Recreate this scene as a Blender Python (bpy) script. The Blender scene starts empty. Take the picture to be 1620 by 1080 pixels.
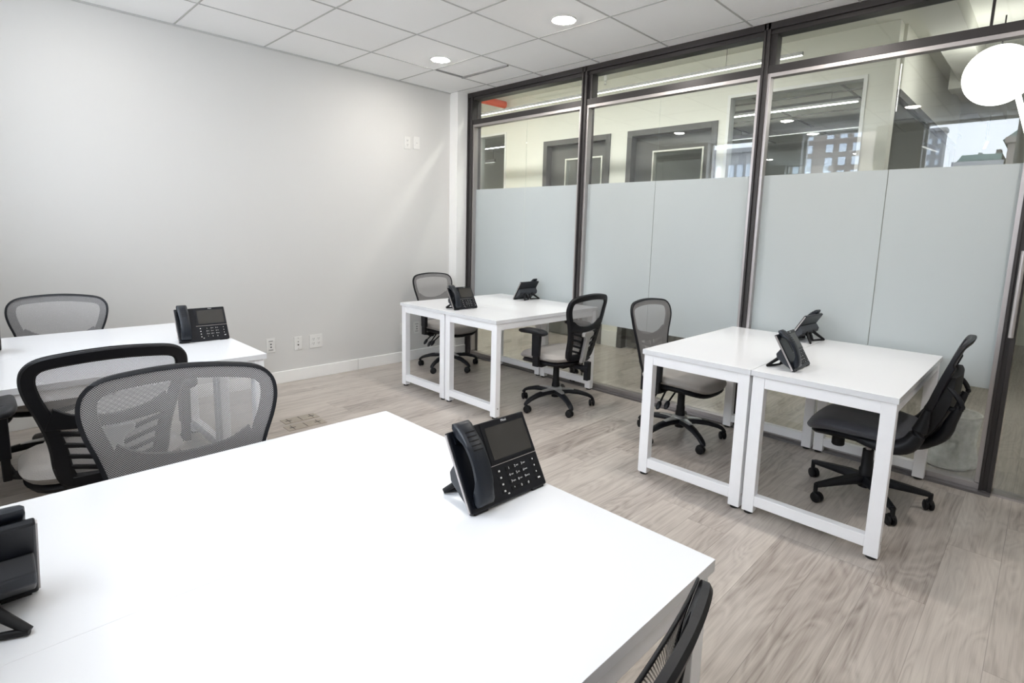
import bpy, bmesh, math, random
from mathutils import Vector, Matrix
PI = math.pi
SC = bpy.context.scene
C = SC.collection
random.seed(7)

# ------------------------------------------------------------------ camera
F_PX, U0, V0 = 864.51, 9.37, -50.76
YAW, PITCH, ROLL = 0.8000, -0.1437, 0.0268
cam_d = bpy.data.cameras.new('camera')
cam = bpy.data.objects.new('camera', cam_d)
C.objects.link(cam)
SC.camera = cam
f_ = Vector((math.sin(YAW) * math.cos(PITCH), math.cos(YAW) * math.cos(PITCH), math.sin(PITCH)))
r_ = Vector((math.cos(YAW), -math.sin(YAW), 0))
u_ = r_.cross(f_)
r2 = r_ * math.cos(ROLL) + u_ * math.sin(ROLL)
u2 = -r_ * math.sin(ROLL) + u_ * math.cos(ROLL)
m = Matrix((r2, u2, -f_)).transposed().to_4x4()
m.translation = Vector((-3.7636, -4.5562, 1.3352))
cam.matrix_world = m
cam_d.sensor_fit = 'HORIZONTAL'
cam_d.sensor_width = 36.0
cam_d.lens = F_PX * 36.0 / 1620
cam_d.shift_x = -U0 / 1620
cam_d.shift_y = V0 / 1620
cam_d.clip_start = 0.02
cam_d.clip_end = 300

# ------------------------------------------------------------------ world, exposure
w = bpy.data.worlds.new('overcast_sky')
SC.world = w
w.use_nodes = True
bg = w.node_tree.nodes['Background']
bg.inputs['Color'].default_value = (0.84, 0.91, 1.0, 1)
bg.inputs['Strength'].default_value = 6.6
SC.view_settings.view_transform = 'Standard'
SC.view_settings.look = 'None'
SC.view_settings.gamma = 1
SC.view_settings.use_curve_mapping = False
SC.view_settings.exposure = 0.58
SC.cycles.max_bounces = 12
SC.cycles.diffuse_bounces = 6
SC.cycles.glossy_bounces = 4
SC.cycles.transmission_bounces = 6
SC.cycles.transparent_max_bounces = 24
SC.cycles.sample_clamp_indirect = 6.0
SC.cycles.caustics_reflective = False
SC.cycles.caustics_refractive = False
SC.cycles.use_denoising = True

H = 2.687           # room ceiling
WX = -4.02          # street window wall
YB = -6.1           # wall behind the camera
GX = 0.0            # room face of the glass partition

# ------------------------------------------------------------------ materials
def mat(name, col, rough=0.5, metal=0.0, spec=0.5, noise=0.0, nscale=20.0, bump=0.0, sheen=0.0, coat=0.0):
    M = bpy.data.materials.new(name)
    M.use_nodes = True
    nt = M.node_tree
    b = nt.nodes['Principled BSDF']
    b.inputs['Base Color'].default_value = (*col, 1)
    b.inputs['Roughness'].default_value = rough
    b.inputs['Metallic'].default_value = metal
    b.inputs['Specular IOR Level'].default_value = spec
    b.inputs['Sheen Weight'].default_value = sheen
    b.inputs['Coat Weight'].default_value = coat
    tc = nt.nodes.new('ShaderNodeTexCoord')
    n = nt.nodes.new('ShaderNodeTexNoise')
    n.inputs['Scale'].default_value = nscale
    n.inputs['Detail'].default_value = 4
    nt.links.new(tc.outputs['Object'], n.inputs['Vector'])
    mx = nt.nodes.new('ShaderNodeMix')
    mx.data_type = 'RGBA'
    k = noise if noise > 0 else 0.02
    mx.inputs[6].default_value = (*[c * (1 - k) for c in col], 1)
    mx.inputs[7].default_value = (*[min(1, c * (1 + k)) for c in col], 1)
    nt.links.new(n.outputs['Fac'], mx.inputs[0])
    nt.links.new(mx.outputs[2], b.inputs['Base Color'])
    if bump > 0:
        bp = nt.nodes.new('ShaderNodeBump')
        bp.inputs['Strength'].default_value = bump
        bp.inputs['Distance'].default_value = 0.002
        nt.links.new(n.outputs['Fac'], bp.inputs['Height'])
        nt.links.new(bp.outputs['Normal'], b.inputs['Normal'])
    return M

def emis(name, col, s):
    M = bpy.data.materials.new(name)
    M.use_nodes = True
    b = M.node_tree.nodes['Principled BSDF']
    b.inputs['Base Color'].default_value = (0.8, 0.8, 0.8, 1)
    b.inputs['Emission Color'].default_value = (*col, 1)
    b.inputs['Emission Strength'].default_value = s
    return M

wall_m = mat('wall_paint', (0.61, 0.605, 0.59), 0.55, noise=0.012, nscale=1.5, spec=0.3)
trim_m = mat('trim_paint', (0.84, 0.84, 0.825), 0.4)
tile_m = mat('ceiling_tile', (0.93, 0.93, 0.925), 0.9, noise=0.02, nscale=160, bump=0.25, spec=0.1)
grid_m = mat('ceiling_grid_metal', (0.48, 0.48, 0.47), 0.6)
frame_m = mat('dark_bronze_aluminium', (0.042, 0.038, 0.038), 0.38, metal=0.3, noise=0.05)
bead_m = mat('brushed_silver', (0.50, 0.47, 0.465), 0.38, metal=0.85, noise=0.04, nscale=8)
desk_m = mat('white_laminate', (0.755, 0.765, 0.785), 0.22, spec=0.45, noise=0.008, nscale=3)
leg_m = mat('white_powder_coat', (0.92, 0.925, 0.945), 0.35)
blk_m = mat('black_nylon', (0.006, 0.0065, 0.009), 0.45, spec=0.3, noise=0.15, nscale=60, bump=0.15)
blk2_m = mat('black_matte_plastic', (0.005, 0.005, 0.006), 0.55, spec=0.3, noise=0.1, nscale=80)
sil_m = mat('silver_plastic', (0.55, 0.55, 0.55), 0.3, metal=0.75)
seat_m = mat('grey_mesh_fabric', (0.30, 0.28, 0.262), 0.8, noise=0.18, nscale=320, bump=0.5, sheen=0.2)
seatd_m = mat('charcoal_mesh_fabric', (0.055, 0.057, 0.070), 0.6, noise=0.2, nscale=320, bump=0.5, sheen=0.15)
rub_m = mat('black_rubber', (0.01, 0.01, 0.01), 0.7)
ph_m = mat('phone_black', (0.004, 0.005, 0.008), 0.32, spec=0.35, noise=0.05, nscale=90)
phs_m = mat('phone_satin_handset', (0.008, 0.011, 0.017), 0.36, spec=0.4, noise=0.1, nscale=300, bump=0.1)
phg_m = mat('phone_side_grey', (0.035, 0.038, 0.045), 0.4, metal=0.2)
scr_m = mat('phone_screen', (0.045, 0.042, 0.038), 0.12, spec=0.5)
key_m = mat('key_print', (0.7, 0.7, 0.7), 0.5)
plate_m = mat('white_plastic_plate', (0.70, 0.695, 0.675), 0.35)
slot_m = mat('outlet_slot', (0.03, 0.03, 0.03), 0.6)
ivory_m = mat('grey_plastic_insert', (0.45, 0.44, 0.42), 0.5)
box_m = mat('floor_box_cover', (0.34, 0.30, 0.25), 0.5, noise=0.12, nscale=30)
cwall_m = mat('corridor_paint', (0.82, 0.815, 0.745), 0.6, noise=0.02, nscale=2)
cceil_m = mat('concrete_ceiling_white', (0.74, 0.74, 0.68), 0.8, noise=0.05, nscale=3, bump=0.4)
door_m = mat('grey_door_paint', (0.115, 0.112, 0.105), 0.5)
doorf_m = mat('grey_door_frame_paint', (0.085, 0.083, 0.078), 0.5)
dim_m = mat('meeting_room_grey', (0.50, 0.51, 0.475), 0.8, noise=0.05)
orange_m = mat('orange_pipe', (0.75, 0.085, 0.02), 0.5)
bulb_m = emis('downlight_lens', (1.0, 0.95, 0.89), 215)
bulb2_m = emis('dimmed_downlight_lens', (1.0, 0.95, 0.89), 70)
lin_m = emis('linear_diffuser', (1.0, 0.98, 0.92), 2.2)
linc_m = emis('fill_strip_diffuser', (1.0, 0.98, 0.92), 44)  # glow of the added corridor fill strip
linr_m = emis('room_linear_diffuser', (1.0, 0.98, 0.92), 9)
linf_m = emis('dim_linear_diffuser', (1.0, 0.98, 0.92), 0.8)
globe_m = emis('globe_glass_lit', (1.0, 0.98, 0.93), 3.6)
brick_m = mat('brown_brick', (0.30, 0.26, 0.23), 0.9, noise=0.15, nscale=1)
stone_m = mat('grey_stone', (0.36, 0.36, 0.37), 0.9, noise=0.12, nscale=1)
roof_m = mat('green_copper_roof', (0.20, 0.27, 0.25), 0.8, noise=0.1, nscale=1)
pane_m = mat('window_pane', (0.62, 0.68, 0.76), 0.15)
street_m = mat('pale_pavement', (0.65, 0.65, 0.65), 0.9, noise=0.1, nscale=1)

def glass_mat(name, tint=(0.97, 0.99, 0.985)):
    M = bpy.data.materials.new(name)
    M.use_nodes = True
    nt = M.node_tree
    nt.nodes.clear()
    out = nt.nodes.new('ShaderNodeOutputMaterial')
    tr = nt.nodes.new('ShaderNodeBsdfTransparent')
    tr.inputs['Color'].default_value = (*tint, 1)
    gl = nt.nodes.new('ShaderNodeBsdfGlossy')
    gl.inputs['Roughness'].default_value = 0.0
    fr = nt.nodes.new('ShaderNodeFresnel')
    fr.inputs['IOR'].default_value = 1.5
    mx = nt.nodes.new('ShaderNodeMixShader')
    ge = nt.nodes.new('ShaderNodeNewGeometry')
    mt = nt.nodes.new('ShaderNodeMath')
    mt.operation = 'MULTIPLY_ADD'
    mt.inputs[1].default_value = 1 / 1.7 - 1.7
    mt.inputs[2].default_value = 1.7
    nt.links.new(ge.outputs['Backfacing'], mt.inputs[0])
    nt.links.new(mt.outputs[0], fr.inputs['IOR'])   # same outside fresnel on both faces of the thin pane
    nt.links.new(fr.outputs[0], mx.inputs[0])
    nt.links.new(tr.outputs[0], mx.inputs[1])
    nt.links.new(gl.outputs[0], mx.inputs[2])
    nt.links.new(mx.outputs[0], out.inputs[0])
    return M

glass_m = glass_mat('clear_glass')

def film_mat():
    M = bpy.data.materials.new('frosted_film')
    M.use_nodes = True
    nt = M.node_tree
    nt.nodes.clear()
    out = nt.nodes.new('ShaderNodeOutputMaterial')
    d = nt.nodes.new('ShaderNodeBsdfDiffuse')
    t = nt.nodes.new('ShaderNodeBsdfTranslucent')
    d.inputs['Color'].default_value = (0.75, 0.80, 0.81, 1)
    t.inputs['Color'].default_value = (0.50, 0.54, 0.545, 1)
    mx = nt.nodes.new('ShaderNodeMixShader')
    n = nt.nodes.new('ShaderNodeTexNoise')
    n.inputs['Scale'].default_value = 3
    mr = nt.nodes.new('ShaderNodeMapRange')
    mr.inputs[3].default_value = 0.42
    mr.inputs[4].default_value = 0.48
    nt.links.new(n.outputs[0], mr.inputs[0])
    nt.links.new(mr.outputs[0], mx.inputs[0])
    nt.links.new(d.outputs[0], mx.inputs[1])
    nt.links.new(t.outputs[0], mx.inputs[2])
    nt.links.new(mx.outputs[0], out.inputs[0])
    return M
film_m = film_mat()

def weave_mat(name, col, pitch=0.0042, hole=0.55):
    """open knitted mesh: staggered round holes between threads, in metres of UV"""
    M = bpy.data.materials.new(name)
    M.use_nodes = True
    nt = M.node_tree
    N = nt.nodes
    L = nt.links
    b = N['Principled BSDF']
    b.inputs['Base Color'].default_value = (*col, 1)
    b.inputs['Roughness'].default_value = 0.7
    uv = N.new('ShaderNodeUVMap')
    sp = N.new('ShaderNodeSeparateXYZ')
    L.new(uv.outputs[0], sp.inputs[0])
    def wave(sock):
        a = N.new('ShaderNodeMath'); a.operation = 'MULTIPLY'; a.inputs[1].default_value = 2 * PI / pitch
        L.new(sock, a.inputs[0])
        c = N.new('ShaderNodeMath'); c.operation = 'COSINE'
        L.new(a.outputs[0], c.inputs[0])
        return c.outputs[0]
    # staggered: cos(a)+cos(b) along the two diagonals
    ad = N.new('ShaderNodeMath'); ad.operation = 'ADD'
    sb = N.new('ShaderNodeMath'); sb.operation = 'SUBTRACT'
    L.new(sp.outputs[0], ad.inputs[0]); L.new(sp.outputs[1], ad.inputs[1])
    L.new(sp.outputs[0], sb.inputs[0]); L.new(sp.outputs[1], sb.inputs[1])
    s = N.new('ShaderNodeMath'); s.operation = 'ADD'
    L.new(wave(ad.outputs[0]), s.inputs[0]); L.new(wave(sb.outputs[0]), s.inputs[1])
    mr = N.new('ShaderNodeMapRange')
    mr.inputs[1].default_value = hole - 0.15
    mr.inputs[2].default_value = hole + 0.15
    mr.inputs[3].default_value = 1.0
    mr.inputs[4].default_value = 0.0
    L.new(s.outputs[0], mr.inputs[0])
    L.new(mr.outputs[0], b.inputs['Alpha'])
    return M
mesh_m = weave_mat('grey_open_mesh', (0.33, 0.32, 0.32), 0.0058, 0.25)
meshd_m = weave_mat('dark_open_mesh', (0.10, 0.10, 0.11), 0.0058, 0.6)
bag_m = None

def floor_mat(name, axis_x=True):
    M = bpy.data.materials.new(name)
    M.use_nodes = True
    nt = M.node_tree
    N = nt.nodes; L = nt.links
    b = N['Principled BSDF']
    tc = N.new('ShaderNodeTexCoord')
    sp = N.new('ShaderNodeSeparateXYZ')
    L.new(tc.outputs['Object'], sp.inputs[0])
    def mth(op, a=None, b_=None, c=None):
        n = N.new('ShaderNodeMath'); n.operation = op
        for i, v in enumerate((a, b_, c)):
            if v is None: continue
            if isinstance(v, (int, float)): n.inputs[i].default_value = v
            else: L.new(v, n.inputs[i])
        return n.outputs[0]
    Wd, Ln = 0.182, 1.22
    row = mth('FLOOR', mth('DIVIDE', sp.outputs[1], Wd))
    fy = mth('FRACT', mth('DIVIDE', sp.outputs[1], Wd))
    wn = N.new('ShaderNodeTexWhiteNoise'); wn.noise_dimensions = '1D'
    L.new(row, wn.inputs['W'])
    xx = mth('ADD', mth('DIVIDE', sp.outputs[0], Ln), wn.outputs['Value'])
    col = mth('FLOOR', xx)
    fx = mth('FRACT', xx)
    wn2 = N.new('ShaderNodeTexWhiteNoise'); wn2.noise_dimensions = '2D'
    cb = N.new('ShaderNodeCombineXYZ')
    L.new(row, cb.inputs[0]); L.new(col, cb.inputs[1])
    L.new(cb.outputs[0], wn2.inputs['Vector'])
    rid = wn2.outputs['Value']
    # plank-local grain coordinates
    def coords(sx, sy, off):
        c = N.new('ShaderNodeCombineXYZ')
        L.new(mth('MULTIPLY', sp.outputs[0], sx), c.inputs[0])
        L.new(mth('MULTIPLY', sp.outputs[1], sy), c.inputs[1])
        L.new(mth('MULTIPLY', rid, off), c.inputs[2])
        return c.outputs[0]
    def noise(vec, scale=1.0, det=3.0, dist=0.0, rough=0.5):
        n = N.new('ShaderNodeTexNoise')
        n.inputs['Scale'].default_value = scale
        n.inputs['Detail'].default_value = det
        n.inputs['Distortion'].default_value = dist
        n.inputs['Roughness'].default_value = rough
        L.new(vec, n.inputs['Vector'])
        return n.outputs['Fac']
    big = noise(coords(1.5, 7.5, 37), 1, 2.0, 0.45)
    rings = mth('FRACT', mth('MULTIPLY', big, 12.0))
    rings = mth('ABSOLUTE', mth('SUBTRACT', rings, 0.5))      # 0..0.5
    rings = mth('MULTIPLY', rings, 2.0)
    streak = noise(coords(1.4, 52, 91), 1, 8, 0.2, 0.70)
    fine = noise(coords(6, 260, 53), 1, 3)
    patch = noise(coords(1.0, 5.0, 11), 1, 2, 0.5)
    v = mth('ADD', mth('MULTIPLY', rings, 0.13), mth('MULTIPLY', streak, 0.68))
    v = mth('ADD', v, mth('MULTIPLY', fine, 0.22))
    v = mth('ADD', v, mth('MULTIPLY', patch, 0.42))
    v = mth('ADD', v, mth('MULTIPLY', mth('SUBTRACT', rid, 0.5), 0.13))
    cr = N.new('ShaderNodeValToRGB')
    e = cr.color_ramp.elements
    e[0].position = 0.46; e[0].color = (0.205, 0.174, 0.153, 1)
    e[1].position = 0.98; e[1].color = (0.55, 0.505, 0.455, 1)
    m1 = e.new(0.60); m1.color = (0.345, 0.303, 0.271, 1)
    m2 = e.new(0.76); m2.color = (0.455, 0.411, 0.371, 1)
    L.new(v, cr.inputs[0])
    # joints
    ey = mth('MINIMUM', fy, mth('SUBTRACT', 1.0, fy))
    ex = mth('MINIMUM', fx, mth('SUBTRACT', 1.0, fx))
    jy = mth('LESS_THAN', ey, 0.006)
    jx = mth('LESS_THAN', ex, 0.0009)
    j = mth('MAXIMUM', jy, jx)
    mx = N.new('ShaderNodeMix'); mx.data_type = 'RGBA'
    L.new(mth('MULTIPLY', j, 0.45), mx.inputs[0])
    L.new(cr.outputs[0], mx.inputs[6])
    mx.inputs[7].default_value = (0.12, 0.10, 0.09, 1)
    L.new(mx.outputs[2], b.inputs['Base Color'])
    b.inputs['Roughness'].default_value = 0.33
    b.inputs['Specular IOR Level'].default_value = 0.45
    bp = N.new('ShaderNodeBump'); bp.inputs['Strength'].default_value = 0.12; bp.inputs['Distance'].default_value = 0.002
    L.new(v, bp.inputs['Height']); L.new(bp.outputs[0], b.inputs['Normal'])
    return M
floor_m = floor_mat('grey_oak_planks')

# ------------------------------------------------------------------ helpers
def bm_new(): return bmesh.new()

def box(bm, x0, x1, y0, y1, z0, z1, M=None):
    vs = [bm.verts.new(Vector(p) if M is None else M @ Vector(p)) for p in
          ((x0, y0, z0), (x1, y0, z0), (x1, y1, z0), (x0, y1, z0), (x0, y0, z1), (x1, y0, z1), (x1, y1, z1), (x0, y1, z1))]
    for f in ((0, 3, 2, 1), (4, 5, 6, 7), (0, 1, 5, 4), (1, 2, 6, 5), (2, 3, 7, 6), (3, 0, 4, 7)):
        bm.faces.new([vs[i] for i in f])
    return vs

def tube(bm, pts, r, n=10, M=None, cap=True):
    pts = [Vector(p) for p in pts]
    rs = r if isinstance(r, (list, tuple)) else [r] * len(pts)
    rings = []
    up = Vector((0, 0, 1))
    for i, p in enumerate(pts):
        t = (pts[min(i + 1, len(pts) - 1)] - pts[max(i - 1, 0)]).normalized()
        a = up if abs(t.dot(up)) < 0.95 else Vector((1, 0, 0))
        s = t.cross(a).normalized(); q = s.cross(t)
        ring = []
        for k in range(n):
            an = 2 * PI * k / n
            v = p + (s * math.cos(an) + q * math.sin(an)) * rs[i]
            ring.append(bm.verts.new(v if M is None else M @ v))
        rings.append(ring)
    for a, b_ in zip(rings, rings[1:]):
        for k in range(n):
            bm.faces.new((a[k], a[(k + 1) % n], b_[(k + 1) % n], b_[k]))
    if cap:
        bm.faces.new(list(reversed(rings[0]))); bm.faces.new(rings[-1])

def tube_closed(bm, pts, r, n=8):
    pts = [Vector(p) for p in pts]; m_ = len(pts); rings = []
    for i, p in enumerate(pts):
        t = (pts[(i + 1) % m_] - pts[i - 1]).normalized()
        a = Vector((0, 1, 0))
        s = t.cross(a).normalized(); q = s.cross(t)
        rings.append([bm.verts.new(p + (s * math.cos(2 * PI * k / n) + q * math.sin(2 * PI * k / n)) * r) for k in range(n)])
    for i in range(m_):
        a, b_ = rings[i], rings[(i + 1) % m_]
        for k in range(n):
            bm.faces.new((a[k], a[(k + 1) % n], b_[(k + 1) % n], b_[k]))

def lathe(bm, prof, n=24, c=(0, 0), M=None):
    rings = []
    for r, z in prof:
        if r < 1e-5:
            v = Vector((c[0], c[1], z)); rings.append([bm.verts.new(v if M is None else M @ v)])
        else:
            ring = []
            for k in range(n):
                v = Vector((c[0] + r * math.cos(2 * PI * k / n), c[1] + r * math.sin(2 * PI * k / n), z))
                ring.append(bm.verts.new(v if M is None else M @ v))
            rings.append(ring)
    for a, b_ in zip(rings, rings[1:]):
        for k in range(n):
            if len(a) == 1 and len(b_) == 1: continue
            if len(a) == 1: bm.faces.new((a[0], b_[k], b_[(k + 1) % n]))
            elif len(b_) == 1: bm.faces.new((a[k], a[(k + 1) % n], b_[0]))
            else: bm.faces.new((a[k], a[(k + 1) % n], b_[(k + 1) % n], b_[k]))

def prism(bm, pts2, fn, t0, t1):
    """extrude a 2-D polygon; fn(a, b, t) -> 3-D"""
    A = [bm.verts.new(fn(a, b_, t0)) for a, b_ in pts2]
    B = [bm.verts.new(fn(a, b_, t1)) for a, b_ in pts2]
    n = len(pts2)
    bm.faces.new(A); bm.faces.new(list(reversed(B)))
    for i in range(n):
        bm.faces.new((A[i], B[i], B[(i + 1) % n], A[(i + 1) % n]))

def obj(name, bm, M, parent=None, smooth=False, bevel=0.0, seg=2, auto=None):
    bmesh.ops.recalc_face_normals(bm, faces=bm.faces)
    me = bpy.data.meshes.new(name)
    bm.to_mesh(me); bm.free()
    me.materials.append(M)
    if smooth:
        for p in me.polygons: p.use_smooth = True
        if auto is None: auto = 40
    o = bpy.data.objects.new(name, me)
    C.objects.link(o)
    if smooth:
        try: me.set_sharp_from_angle(angle=math.radians(auto))
        except Exception: pass
    if bevel > 0:
        md = o.modifiers.new('edge_round', 'BEVEL')
        md.width = bevel; md.segments = seg; md.limit_method = 'ANGLE'; md.angle_limit = math.radians(40)
    if parent: o.parent = parent
    return o

def tag(o, label=None, cat=None, group=None, kind=None):
    if label: o['label'] = label
    if cat: o['category'] = cat
    if group: o['group'] = group
    if kind: o['kind'] = kind
    return o

def empty(name, loc=(0, 0, 0), rz=0.0):
    o = bpy.data.objects.new(name, None)
    o.empty_display_size = 0.1
    C.objects.link(o); o.location = loc; o.rotation_euler = (0, 0, rz)
    return o

def struct(name, bm, M, label, **k):
    o = obj(name, bm, M, **k)
    return tag(o, label, name.split('_')[0], kind='structure')

def copy_tree(o, parent=None):
    c = o.copy(); C.objects.link(c); c.parent = parent
    for ch in list(o.children): copy_tree(ch, c)
    return c

def setm(o, src):
    o.matrix_world = src

def cat_rom(P, n=8, closed=True):
    out = []; m_ = len(P)
    R = range(m_) if closed else range(m_ - 1)
    for i in R:
        if closed: p0, p1, p2, p3 = P[i - 1], P[i], P[(i + 1) % m_], P[(i + 2) % m_]
        else: p0, p1, p2, p3 = P[max(i - 1, 0)], P[i], P[i + 1], P[min(i + 2, m_ - 1)]
        for k in range(n):
            t = k / n
            out.append(tuple(0.5 * (2 * b_ + (-a + c) * t + (2 * a - 5 * b_ + 4 * c - d) * t * t + (-a + 3 * b_ - 3 * c + d) * t ** 3)
                             for a, b_, c, d in zip(p0, p1, p2, p3)))
    if not closed: out.append(tuple(P[-1]))
    return out

# ------------------------------------------------------------------ room shell
bm = bm_new(); box(bm, WX - 0.1, 6.5, YB - 0.1, 3.0, -0.12, 0.0)
struct('floor', bm, floor_m, 'grey oak vinyl plank floor running toward the glass wall')
bm = bm_new(); box(bm, WX - 0.12, 0.0, 0.0, 0.12, 0, 3.0)
struct('wall_left', bm, wall_m, 'plain off-white painted wall behind the desks on the left')
bm = bm_new(); box(bm, WX - 0.12, 0.10, YB - 0.12, YB, 0, 3.0)
struct('wall_behind', bm, wall_m, 'plain off-white wall behind the viewer')
# street wall with four tall openings
WIN = [(-1.55, -0.72), (-2.85, -2.02), (-4.15, -3.32)]
SILL = 1.30
bm = bm_new()
xs = (WX - 0.22, WX)
edges = [0.0]
for a, b_ in WIN: edges += [b_, a]
edges.append(YB)
for i in range(0, len(edges), 2):
    box(bm, xs[0], xs[1], edges[i + 1], edges[i], 0, H + 0.1)
for a, b_ in WIN:
    box(bm, xs[0], xs[1], a, b_, 0, SILL)
struct('wall_near', bm, wall_m, 'off-white street wall with tall window openings beside the viewer')
for i, (a, b_) in enumerate(WIN):
    bm = bm_new()
    x0, x1 = WX - 0.16, WX - 0.11
    box(bm, x0, x1, a, a + 0.03, SILL, H - 0.004); box(bm, x0, x1, b_ - 0.03, b_, SILL, H - 0.004)
    box(bm, x0, x1, a + 0.03, b_ - 0.03, SILL, SILL + 0.04); box(bm, x0, x1, a + 0.03, b_ - 0.03, H - 0.03, H - 0.004)
    o = struct('window_%d' % (i + 4), bm, trim_m, 'tall street window frame beside the viewer')
# ceiling with grid
T = 0.6096
bm = bm_new(); box(bm, WX - 0.22, 0.10, YB - 0.1, 0.12, H, H + 0.05)
ceil = struct('ceiling', bm, tile_m, 'white suspended tile ceiling with a thin grid')
xc, d1 = -0.1373, 0.5396
bm = bm_new()
GW, GT = 0.0055, 0.003
x = xc
while x > WX:
    box(bm, x - GW, x + GW, YB, 0, H - GT, H + 0.002); x -= T
y = -d1
while y > YB:
    box(bm, WX, 0, y - GW, y + GW, H - GT - 0.0005, H + 0.0015); y -= T
obj('ceiling_grid', bm, grid_m, ceil)
bm = bm_new(); box(bm, WX, -0.13, -0.006, 0.0, H - 0.012, H)
obj('edge_angle', bm, grid_m, ceil)
# slot diffuser in the tile near the corner
bm = bm_new()
xa, xb = xc - T, xc
box(bm, xa + 0.01, xb - T / 2, -d1 - 0.035, -d1 - 0.008, H - 0.006, H)
box(bm, xb - T / 2 - 0.008, xb - T / 2 + 0.008, -d1 - T + 0.01, -d1 - 0.01, H - 0.012, H)
dif = obj('air_diffuser', bm, mat('vent_slot_grey', (0.22, 0.22, 0.22), 0.6))
tag(dif, 'thin grey linear air slot in the ceiling tile near the far corner', 'air vent')
# pilaster and baseboards
bm = bm_new(); box(bm, -0.137, 0.0, -0.12, 0.0, 0, H)
struct('trim_1', bm, trim_m, 'narrow white pilaster in the corner beside the glass partition')
bm = bm_new()
box(bm, WX, -2.02, -0.014, 0.0, 0, 0.103); box(bm, -2.018, -1.215, -0.014, 0, 0, 0.103); box(bm, -1.213, -0.137, -0.014, 0, 0, 0.103)
struct('baseboard_left', bm, trim_m, 'white baseboard along the left wall', bevel=0.003)
bm = bm_new(); box(bm, -0.149, 0.0, -0.134, -0.12, 0, 0.103); box(bm, -0.149, -0.137, -0.12, -0.014, 0, 0.103)
struct('baseboard_corner', bm, trim_m, 'short white baseboard around the corner pilaster', bevel=0.002)

# ------------------------------------------------------------------ glass partition
ZT0, ZT1 = 2.377, 2.424
part = tag(empty('wall_right', (GX, -2.3, 0)), 'floor to ceiling glass partition with dark bronze frame', 'wall', kind='structure')
def pobj(name, bm, M, parent=part, **k):
    o = obj(name, bm, M, **k); o.parent = parent
    o.matrix_parent_inverse = Matrix.Translation(-Vector(parent.location))
    return o
P1, P2, P3 = -1.5823, -3.0517, -4.412
def post(y1, wd, full=True, name='post'):
    y0 = y1 - wd
    bm = bm_new()
    box(bm, 0.0, 0.11, y0, y1, 0.0, H)
    # raised outer lips leave a channel between them
    box(bm, -0.012, 0.0, y1 - 0.014, y1, 0.0, H); box(bm, -0.012, 0.0, y0, y0 + 0.018, 0.0, H)
    return pobj(name, bm, frame_m, bevel=0.0015)
post(-0.123, 0.075); post(P1, 0.052); post(P2, 0.043); post(P3, 0.052); post(-5.45, 0.05)
# side jambs of the transom lights (wider above the transom)
for y1, y0 in ((P1 - 0.052, P1 - 0.09), (P2 - 0.043, P2 - 0.08)):
    bm = bm_new(); box(bm, 0.012, 0.09, y0, y1, ZT1, H); pobj('post_liner', bm, frame_m, bevel=0.001)
bm = bm_new()
box(bm, -0.012, 0.11, YB, -0.123, 2.645, H)
box(bm, 0.006, 0.10, YB, -0.123, 2.618, 2.645)
pobj('head_rail', bm, frame_m, bevel=0.0015)
bays = [(-0.198, P1), (P1 - 0.052, P2), (P2 - 0.043, P3), (P3 - 0.052, -5.45)]
for i, (ya, yb) in enumerate(bays):
    bm = bm_new(); box(bm, -0.004, 0.108, yb, ya, ZT0, ZT1); pobj('transom_rail', bm, frame_m, bevel=0.001)
    # transom light pane
    bm = bm_new(); box(bm, 0.052, 0.060, yb, ya, ZT1, 2.62); pobj('transom_pane', bm, glass_m)
bm = bm_new(); box(bm, 0.047, 0.065, -4.19, -4.178, ZT1, 2.62); pobj('transom_joint', bm, frame_m)
bm = bm_new(); box(bm, -0.045, 0.11, P3 - 0.052, -0.123, 0.0, 0.014); pobj('floor_track', bm, mat('floor_track_grey', (0.16, 0.15, 0.15), 0.35, metal=0.5))
seams = [-0.914, -2.30, -3.815]
for i, (ya, yb) in enumerate(bays[:3]):
    wn_ = tag(empty('window_%d' % (i + 1), (0, (ya + yb) / 2, 0)), 'large partition bay with a frosted band between clear glass', 'window', kind='structure')
    bm = bm_new()
    bw = 0.020
    box(bm, 0.0, 0.055, ya - bw, ya, 0.05, ZT0); box(bm, 0.0, 0.055, yb, yb + bw, 0.05, ZT0)
    box(bm, 0.0, 0.055, yb + bw, ya - bw, ZT0 - 0.024, ZT0)
    box(bm, 0.0, 0.055, yb, ya, 0.014, 0.045)
    pobj('glazing_bead', bm, bead_m, wn_, bevel=0.001)
    sm = seams[i]
    for (q0, q1) in ((yb + bw, sm - 0.0015), (sm + 0.0015, ya - bw)):
        bm = bm_new(); box(bm, 0.040, 0.050, q0, q1, 0.045, ZT0 - 0.024); g = pobj('glass_pane', bm, glass_m, wn_)
        bm = bm_new(); box(bm, 0.0382, 0.0390, q0, q1, 0.562, 1.7375); pobj('frosted_film', bm, film_m, wn_)
# glass door at the right edge with thin threshold and pull
dr = tag(empty('door_1', (0.0, -4.9, 0)), 'frameless glass door at the right end of the partition', 'door', kind='structure')
bm = bm_new(); box(bm, 0.045, 0.055, -5.445, P3 - 0.058, 0.012, ZT0 - 0.01); pobj('glass_leaf', bm, glass_m, dr)
bm = bm_new(); box(bm, 0.0, 0.10, -5.445, P3 - 0.056, 0.0, 0.010); pobj('threshold', bm, bead_m, dr)
bm = bm_new(); tube(bm, [(-0.045, P3 - 0.035, 0.86), (-0.045, P3 - 0.035, 1.30)], 0.011, 14)
tube(bm, [(-0.045, P3 - 0.035, 0.885), (0.0, P3 - 0.035, 0.885)], 0.008, 12); tube(bm, [(-0.045, P3 - 0.035, 1.27), (0.0, P3 - 0.035, 1.27)], 0.008, 12)
pobj('pull_handle', bm, bead_m, dr, smooth=True)

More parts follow.
